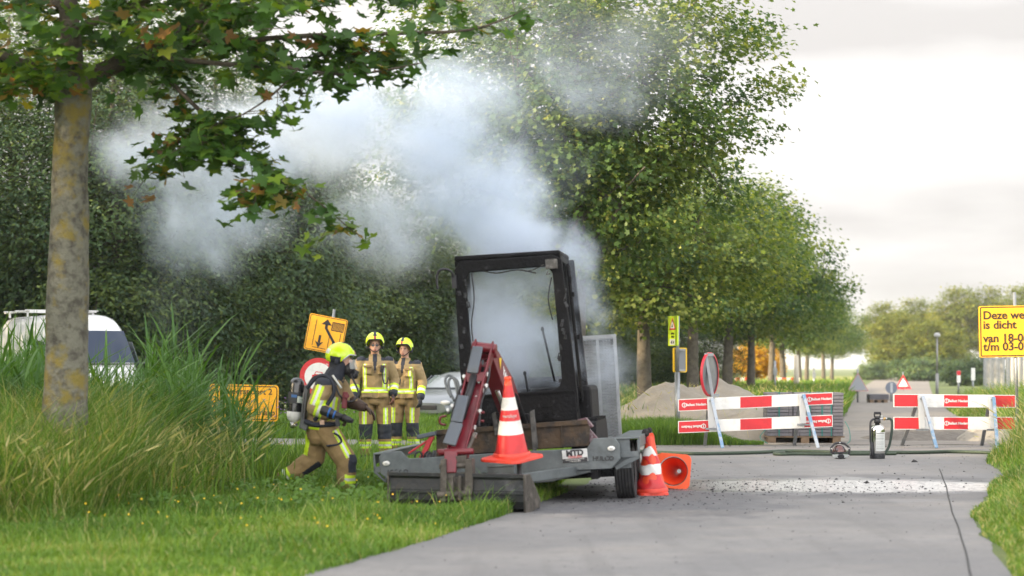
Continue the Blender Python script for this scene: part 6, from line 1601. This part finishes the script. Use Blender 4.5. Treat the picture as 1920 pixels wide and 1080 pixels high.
def van():
    Y = 41.5; X = at(212, 0, Y).x
    t = thing('parked_van', 'tall white van with a roof rack half hidden by reeds behind the near trunk', 'van', (X, Y, float(gz(X, Y))), R(30)); t.scale = (1.04, 1.0, .96)
    # nose at y=0 facing -Y, tail at y=5.6
    st = [(0, .80, .78, .45, 1.02), (.05, .92, .88, .38, 1.12), (.25, .97, .90, .34, 1.22), (.75, .99, .90, .32, 1.36), (.98, .99, .88, .32, 1.46), (1.0, .99, .86, .32, 1.50),
          (1.3, .99, .83, .32, 1.95), (1.62, .99, .80, .32, 2.38), (1.78, .99, .80, .32, 2.54), (2.0, .99, .80, .32, 2.63), (2.4, .99, .81, .32, 2.66), (5.4, .99, .82, .32, 2.66), (5.6, .97, .80, .36, 2.60)]
    b = shell(st, 40, 5.0).build('body', carwhite, t)
    def prof(z): return np.interp(z, [1.50, 1.95, 2.38, 2.54], [1.0, 1.3, 1.62, 1.78])
    mb = MB(); vs, fs = [], []
    for j in range(7):
        z = 1.55 + .72 * j / 6
        for i in range(13):
            u = -1 + 2 * i / 12; w = (.83 - .08 * j / 6); vs.append((u * w, prof(z) - .03 + .10 * abs(u) ** 3, z))
    for j in range(6):
        for i in range(12): fs.append((j * 13 + i, j * 13 + i + 1, (j + 1) * 13 + i + 1, (j + 1) * 13 + i))
    mb.add(vs, fs, 0, True); mb.build('windscreen', mat('blue-grey windscreen', (.02, .035, .07), .08, .0, spec=.35), t)
    mb = MB()
    for s in (-1, 1): mb.bar((s * .1 - .35, 1.0, 1.53), (s * .1 + .25, 1.12, 1.66), .02, .02)
    mb.bar((-.82, .985, 1.52), (.82, .985, 1.52), .04, .03); mb.build('wiper', black, t)
    for s in (-1, 1):
        mb = MB(); mb.prism([Vector((s * .995, 1.35, 1.55)), Vector((s * .93, 1.62, 2.02)), Vector((s * .925, 2.35, 2.06)), Vector((s * .995, 2.35, 1.45)), Vector((s * 1.0, 1.6, 1.42))], (s * .012, 0, 0)); mb.build('side_window', glass, t)
        mb = MB(); mb.prism([Vector((s * .55, .03, .98)), Vector((s * .88, .10, 1.10)), Vector((s * .95, .32, 1.16)), Vector((s * .94, .18, .90)), Vector((s * .60, .02, .84))], (0, -.035, 0)); l = mb.build('headlight', mat('headlight glass', (.55, .56, .58), .08, .3, coat=1), t)
        mb = MB(); mb.ell((s * .78, .04, .98), (.06, .03, .06), 10, 8); mb.build('lamp_bulb', chrome, l)
        mb = MB(); mb.bar((s * .96, 1.25, 1.52), (s * 1.12, 1.2, 1.56), .05, .05); mb.box((s * 1.17, 1.18, 1.64), (.16, .10, .34)); mb.build('wing_mirror', mat('mirror plastic', (.09, .095, .10), .5), t, bevel=.02)
        for y in (1.0, 4.5): wheel(t, s * .86, y, .34, .24)
        mb = MB(); mb.prism([Vector((s * 1.003, 2.42, 2.3)), Vector((s * 1.0, 2.44, 2.3)), Vector((s * 1.0, 2.44, .5)), Vector((s * 1.003, 2.42, .5))], (s * .004, 0, 0)); mb.build('door_seam', black, t)
    mb = MB()
    for z in (.78, .86, .94): mb.box((0, .0, z), (1.0, .06, .035))
    g = mb.build('grille', black, t); mb = MB(); mb.box((0, -.02, .56), (1.72, .10, .26)); mb.build('bumper', mat('grey bumper', (.12, .125, .13), .6), t, bevel=.03)
    mb = MB(); M = facing((0, -.045, .88)); n = 24; mb.lathe([(.10, -.008), (.115, 0), (.10, .012), (.09, 0)], n, M)
    for k in range(3): a = R(90 + 120 * k); mb.bar(M @ Vector((0, 0, 0)), M @ Vector((.10 * math.cos(a), .10 * math.sin(a), 0)), .02, .012)
    mb.build('badge', chrome, g)
    mb = MB(); mb.box((0, -.075, .58), (.52, .01, .11)); mb.build('number_plate', mat('plate yellow', (.8, .55, .05), .4), t)
    mb = MB()
    for s in (-1, 1): mb.bar((s * .72, 3.4, 2.74), (s * .72, 5.4, 2.74), .03, .03)
    for y in (3.5, 4.3, 5.2): mb.bar((-.8, y, 2.77), (.8, y, 2.77), .04, .025)
    for s in (-1, 1):
        for y in (3.6, 5.0): mb.bar((s * .72, y, 2.62), (s * .72, y, 2.78), .04, .04)
    mb.build('roof_rack', mat('pale rack', (.66, .66, .66), .4, .3), t)
van()
def car():
    Y = 52; X = at(790, 0, Y).x; t = thing('parked_car', 'silver-grey car half hidden by grass left of the burnt cab', 'car', (X, Y, -.18), R(-24))
    pm = mat('silver car paint', (.22, .245, .27), .3, .6, coat=.7)
    st = [(0, .72, .66, .35, .62), (.06, .82, .76, .28, .72), (.5, .88, .80, .24, .86), (1.15, .90, .78, .24, .96), (1.25, .90, .74, .24, .99), (1.95, .90, .62, .24, 1.36), (2.3, .90, .60, .24, 1.43), (3.2, .90, .60, .24, 1.42), (3.9, .90, .66, .24, 1.15), (4.2, .86, .74, .26, 1.0), (4.35, .78, .7, .36, .92)]
    shell(st, 36, 4.2).build('body', pm, t)
    mb = MB(); vs, fs = [], []
    for j in range(5):
        f = j / 4; z = 1.01 + .33 * f; y0 = 1.25 + .70 * f
        for i in range(9): u = -1 + i / 4; vs.append((u * (.72 - .13 * f), y0 - .025 + .10 * abs(u) ** 3, z))
    for j in range(4):
        for i in range(8): fs.append((j * 9 + i, j * 9 + i + 1, (j + 1) * 9 + i + 1, (j + 1) * 9 + i))
    mb.add(vs, fs, 0, True); mb.build('windscreen', mat('pale windscreen', (.16, .20, .22), .05, spec=1, coat=1), t)
    for s in (-1, 1):
        mb = MB(); mb.prism([Vector((s * .80, 1.55, 1.02)), Vector((s * .70, 2.05, 1.33)), Vector((s * .69, 3.2, 1.33)), Vector((s * .78, 3.6, 1.05))], (s * .02, 0, 0)); mb.build('side_window', glass, t)
        mb = MB(); mb.ell((s * .98, 1.5, 1.0), (.11, .06, .075)); mb.build('wing_mirror', mat('dark mirror', (.05, .055, .06), .4), t)
        mb = MB(); mb.ell((s * .66, .06, .62), (.15, .08, .07)); mb.build('headlight', mat('lamp glass', (.6, .6, .6), .1, coat=1), t)
        for y in (.85, 3.5): wheel(t, s * .80, y, .31)
    mb = MB(); mb.box((0, .02, .50), (.9, .08, .12)); mb.build('grille', black, t, bevel=.02)
car()

# ------------------------------------------------------------------ far street furniture
def far_things():
    def pole(t, h, r, r1=None, m=galv, name='post'): mb = MB(); mb.cyl((0, 0, -.1), (0, 0, h), r, r1 or r, 12); return mb.build(name, m, t)
    Y = 92; g = at(1757, 0, Y); t = thing('lamp_post', 'tall grey lamp post in front of the far poplars', 'lamp post', (g.x, Y, 0))
    h = at(0, 632, Y).z; mb = MB(); mb.cyl((0, 0, -.1), (0, 0, 1.1), .08, .075, 14); mb.cyl((0, 0, 1.1), (0, 0, h), .05, .04, 14); mb.build('post', mat('lamp post grey', (.25, .25, .25), .5, .3), t); mb = MB(); mb.lathe([(0, h + .2), (.10, h + .19), (.16, h + .1), (.13, h), (.05, h - .02)], 16); mb.build('lantern', mat('grey lantern', (.4, .4, .4), .4), t)
    Y = 96; g = at(1493, 0, Y); t = thing('concrete_pole', 'pale sunlit pole standing between the row trunks', 'pole', (g.x, Y, 0)); h = at(0, 668, Y).z; mb = MB(); mb.cyl((0, 0, -.1), (0, 0, h), .14, .11, 14); mb.lathe([(.11, h), (.12, h + .04), (.06, h + .06), (0, h + .06)], 14); mb.build('shaft', mat('pale concrete', (.55, .50, .42), .8), t)
    for px, py, Y, lab in ((1526, 690, 105, 'thin grey pole with a small box among the far row trunks'), (1453, 676, 85, 'thin grey pole just right of the golden tree')):
        g = at(px, 0, Y); t = thing('thin_pole', lab, 'pole', (g.x, Y, 0)); h = at(0, py, Y).z; pole(t, h, .05); mb = MB(); mb.box((0, -.06, h * .72), (.16, .10, .3)); mb.build('box', galv, t)
    def tri(px, py, Y, back, lab, size):
        g = at(px, 0, Y); c = at(px, py, Y); t = thing('triangle_sign', lab, 'road sign', (g.x, Y, 0)); pole(t, c.z + size * .6, .04)
        M = facing((0, -.06, c.z)); o = [(-size * .5, -size * .43), (size * .5, -size * .43), (0, size * .43)]
        mb = MB(); plate(mb, M, o, .02); b = mb.build('triangle', mat('grey sign back', (.34, .36, .39), .5) if back else red, t)
        mb = MB(); quad(mb, M, [(x * (.86 if back else .6), y * (.86 if back else .6) - .02 * size) for x, y in o], .005); mb.build('face', mat('grey face', (.30, .32, .36), .5) if back else white, b)
        if back: b.data.materials[0] = mat('pinkish rim', (.45, .25, .25), .5)
    tri(1608, 716, 78, True, 'grey-backed triangular sign left of the far road', .85)
    tri(1693, 716, 120, False, 'small red-edged triangular sign right of the far road', 1.0)
    Y = 80; g = at(1671, 0, Y); c = at(1671, 727, Y); t = thing('round_sign', 'blue-grey round disc on a pole beside the far pallet', 'road sign', (g.x, Y, 0)); pole(t, c.z + .2, .05); M = facing((0, -.06, c.z)); circ = [(.24 * math.cos(k * .157), .24 * math.sin(k * .157)) for k in range(40)]
    mb = MB(); plate(mb, M, circ, .02); b = mb.build('disc', mat('blue-grey disc', (.16, .19, .25), .5), t); mb = MB(); quad(mb, M, [(-.05, -.2), (.05, -.2), (.05, .2), (-.05, .2)], .006); mb.build('bar_mark', mat('pale bar', (.45, .47, .5), .5), b)
    for px, top, Y, lab in ((1797, 695, 84, 'short post with a red and white plate, left of its twin'), (1824, 690, 80, 'short post with a white plate, left of the white screen')):
        g = at(px, 0, Y); h = at(0, top, Y).z; t = thing('marker_post', lab, 'post', (g.x, Y, 0)); pole(t, h, .045); mb = MB(); mb.box((0, -.05, h - .25), (.16, .02, .5)); b = mb.build('plate', white, t)
        if px < 1800: mb = MB(); mb.box((0, -.063, h - .1), (.16, .006, .18)); mb.build('red_mark', red, b)
    # white corrugated screens at the right edge
    scr = mat('white corrugated sheet', (.40, .39, .37), .55, var=(2, (.3, .29, .27), .5, .75))
    for px0, px1, top, Y, lab in ((1846, 1882, 671, 62, 'warm white corrugated screen wall under the big yellow board'), (1889, 1990, 670, 58, 'bluish white corrugated screen wall at the right edge')):
        a, b = at(px0, 0, Y).x, at(px1, 0, Y).x; t = thing('screen_wall', lab, 'wall', (a, Y, 0)); h = at(0, top, Y).z; w = b - a
        mb = MB(); n = max(12, int(w / .09) * 2); vs = [(w * k / n, -.02 + .04 * (k % 4 in (1, 2)), z) for z in (0, h) for k in range(n + 1)] ; vs += [(x, y + .03, z) for x, y, z in vs]; N_ = n + 1
        fs = [(k, k + 1, N_ + k + 1, N_ + k) for k in range(n)] + [(2 * N_ + k + 1, 2 * N_ + k, 3 * N_ + k, 3 * N_ + k + 1) for k in range(n)]
        fs += [(N_ + k, N_ + k + 1, 3 * N_ + k + 1, 3 * N_ + k) for k in range(n)] + [(0, N_, 3 * N_, 2 * N_), (n, 2 * N_ + n, 3 * N_ + n, N_ + n)]
        mb.add(vs, fs); mb.build('sheet', scr, t); mb = MB()
        for z in (.05, h * .5, h - .04): mb.box((w / 2, .03, z), (w + .02, .05, .06))
        for x in (0, w): mb.box((x, .03, h / 2), (.07, .08, h + .02))
        mb.build('frame', galv, t)
    # far barrier and works seen between the trunks
    Y = 110
    for px, py, lab in ((1470, 713, 'far red and white barrier glimpsed right of the golden tree'), (1383, 713, 'far red and white barrier glimpsed left of the golden tree')):
        c = at(px, py, Y); t = thing('road_barrier', lab, 'barrier', (c.x, Y, 0)); mb = MB()
        for k in range(7): mb.box((-.75 + .25 * k, 0, c.z), (.25, .05, .28), m=k % 2)
        mb.build('plank', [white, red], t); mb = MB()
        for s in (-.6, .6): mb.box((s, .02, c.z / 2), (.06, .05, c.z))
        mb.build('trestle', galv, t)
far_things()
# ------------------------------------------------------------------ smoke
def smoke():
    nodes = [  # photo px, py, depth, radii (m) x, y, z, weight
        (962, 625, 21.5, .62, .62, .78, 1.5), (975, 470, 21.7, .70, .6, .6, 1.3), (1085, 520, 22.2, .40, .4, .6, 1.1), (905, 380, 22.0, .80, .65, .7, 1.15),
        (800, 290, 22.5, .85, .7, .65, .85), (640, 240, 23.2, 1.25, .9, .75, .85), (440, 270, 24.0, 1.3, .9, .8, .82), (275, 285, 24.6, .85, .7, .6, .68),
        (400, 400, 24.4, 1.3, .8, .7, .55), (880, 190, 22.8, 1.0, .8, .75, .6), (1080, 120, 23.0, 1.45, .9, .85, .33), (640, 130, 23.6, 1.1, .8, .5, .4),
        (1120, 690, 23.0, .36, .4, .65, .75), (720, 420, 23.2, 1.0, .8, .7, .55), (1000, 40, 23.2, 1.3, .9, .7, .2), (1220, 110, 23.4, 1.0, .8, .8, .14), (880, 60, 23.2, .8, .7, .6, .2), (1010, 300, 22.6, .7, .7, .8, .35), (330, 560, 25, .6, .6, .9, .10)]
    m = bpy.data.materials.new('smoke'); m.use_nodes = True
    nt = m.node_tree; N = nt.nodes; L = nt.links; N.clear()
    out = N.new('ShaderNodeOutputMaterial'); pv = N.new('ShaderNodeVolumePrincipled'); L.new(pv.outputs[0], out.inputs['Volume'])
    pv.inputs['Color'].default_value = (.80, .88, 1.0, 1); pv.inputs['Anisotropy'].default_value = .1
    geo = N.new('ShaderNodeNewGeometry'); pos = geo.outputs['Position']
    def noise(s, det, src, rough=.55):
        t = N.new('ShaderNodeTexNoise'); t.inputs['Scale'].default_value = s; t.inputs['Detail'].default_value = det; t.inputs['Roughness'].default_value = rough
        L.new(src, t.inputs['Vector']); return t
    def vm(op, a, b=None, s=None):
        n = N.new('ShaderNodeVectorMath'); n.operation = op
        for i, q in enumerate((a, b)):
            if q is None: continue
            if isinstance(q, tuple): n.inputs[i].default_value = q
            else: L.new(q, n.inputs[i])
        if s is not None: n.inputs[3].default_value = s
        return n
    def mth(op, a, b=None, c=None):
        n = N.new('ShaderNodeMath'); n.operation = op
        for i, q in enumerate((a, b, c)):
            if q is None: continue
            if isinstance(q, (int, float)): n.inputs[i].default_value = q
            else: L.new(q, n.inputs[i])
        return n.outputs[0]
    def rng(v, a, b, c=0., d=1.):
        n = N.new('ShaderNodeMapRange'); n.interpolation_type = 'SMOOTHSTEP'
        for i, q in enumerate((a, b, c, d)): n.inputs[i + 1].default_value = q
        L.new(v, n.inputs[0]); return n.outputs[0]
    w = noise(1.0, 4, pos, .6); wv = vm('SUBTRACT', w.outputs['Color'], (.5, .5, .5)).outputs[0]
    q = vm('ADD', pos, vm('SCALE', wv, s=1.35).outputs[0]).outputs[0]
    tot = None
    for px, py, Y, rx, ry, rz, wt in nodes:
        c = at(px, py, Y)
        d = vm('LENGTH', vm('DIVIDE', vm('SUBTRACT', q, tuple(c)).outputs[0], (rx * 1.25, ry * 1.25, rz * 1.25)).outputs[0]).outputs['Value']
        f = rng(d, 1.0, .15, 0, wt)
        tot = f if tot is None else mth('MAXIMUM', tot, f)
    n2 = noise(1.7, 7, q, .64).outputs[0]
    e = mth('ADD', tot, mth('MULTIPLY', mth('SUBTRACT', n2, .5), 1.9))
    core = mth('MULTIPLY', rng(e, .2, 1.5), rng(tot, .0, .14)); veil = mth('MULTIPLY', rng(tot, 0, .5), rng(noise(.8, 4, q, .6).outputs[0], .30, .72))
    den = mth('MULTIPLY', mth('MULTIPLY_ADD', veil, .20, core), SMOKE_DENSITY)
    L.new(den, pv.inputs['Density'])
    # one closed hull round the puffs
    mb = MB()
    for px, py, Y, rx, ry, rz, wt in nodes: mb.ell(at(px, py, Y), (rx * 1.25 + .5, ry * 1.25 + .5, rz * 1.25 + .5), 20, 14)
    me = remesh(mb, .12, 2); me.materials.append(m); me.name = 'smoke'
    o = bpy.data.objects.new('smoke', me); COL.objects.link(o); props(o, 'pale grey smoke drifting left from the burnt cab', 'smoke', kind='stuff')
    m.cycles.volume_step_rate = 1.0
SMOKE_DENSITY = 3.9
smoke()

def haze():
    m = bpy.data.materials.new('evening haze'); m.use_nodes = True; nt = m.node_tree; nt.nodes.clear()
    out = nt.nodes.new('ShaderNodeOutputMaterial'); pv = nt.nodes.new('ShaderNodeVolumePrincipled'); nt.links.new(pv.outputs[0], out.inputs['Volume'])
    pv.inputs['Color'].default_value = (.93, .96, 1, 1); pv.inputs['Density'].default_value = HAZE_DENSITY; pv.inputs['Anisotropy'].default_value = .2
    mb = MB(); mb.box((0, 1490, 12), (1900, 3120, 27)); o = mb.build('haze', m); props(o, kind='stuff')
HAZE_DENSITY = .00022
haze()
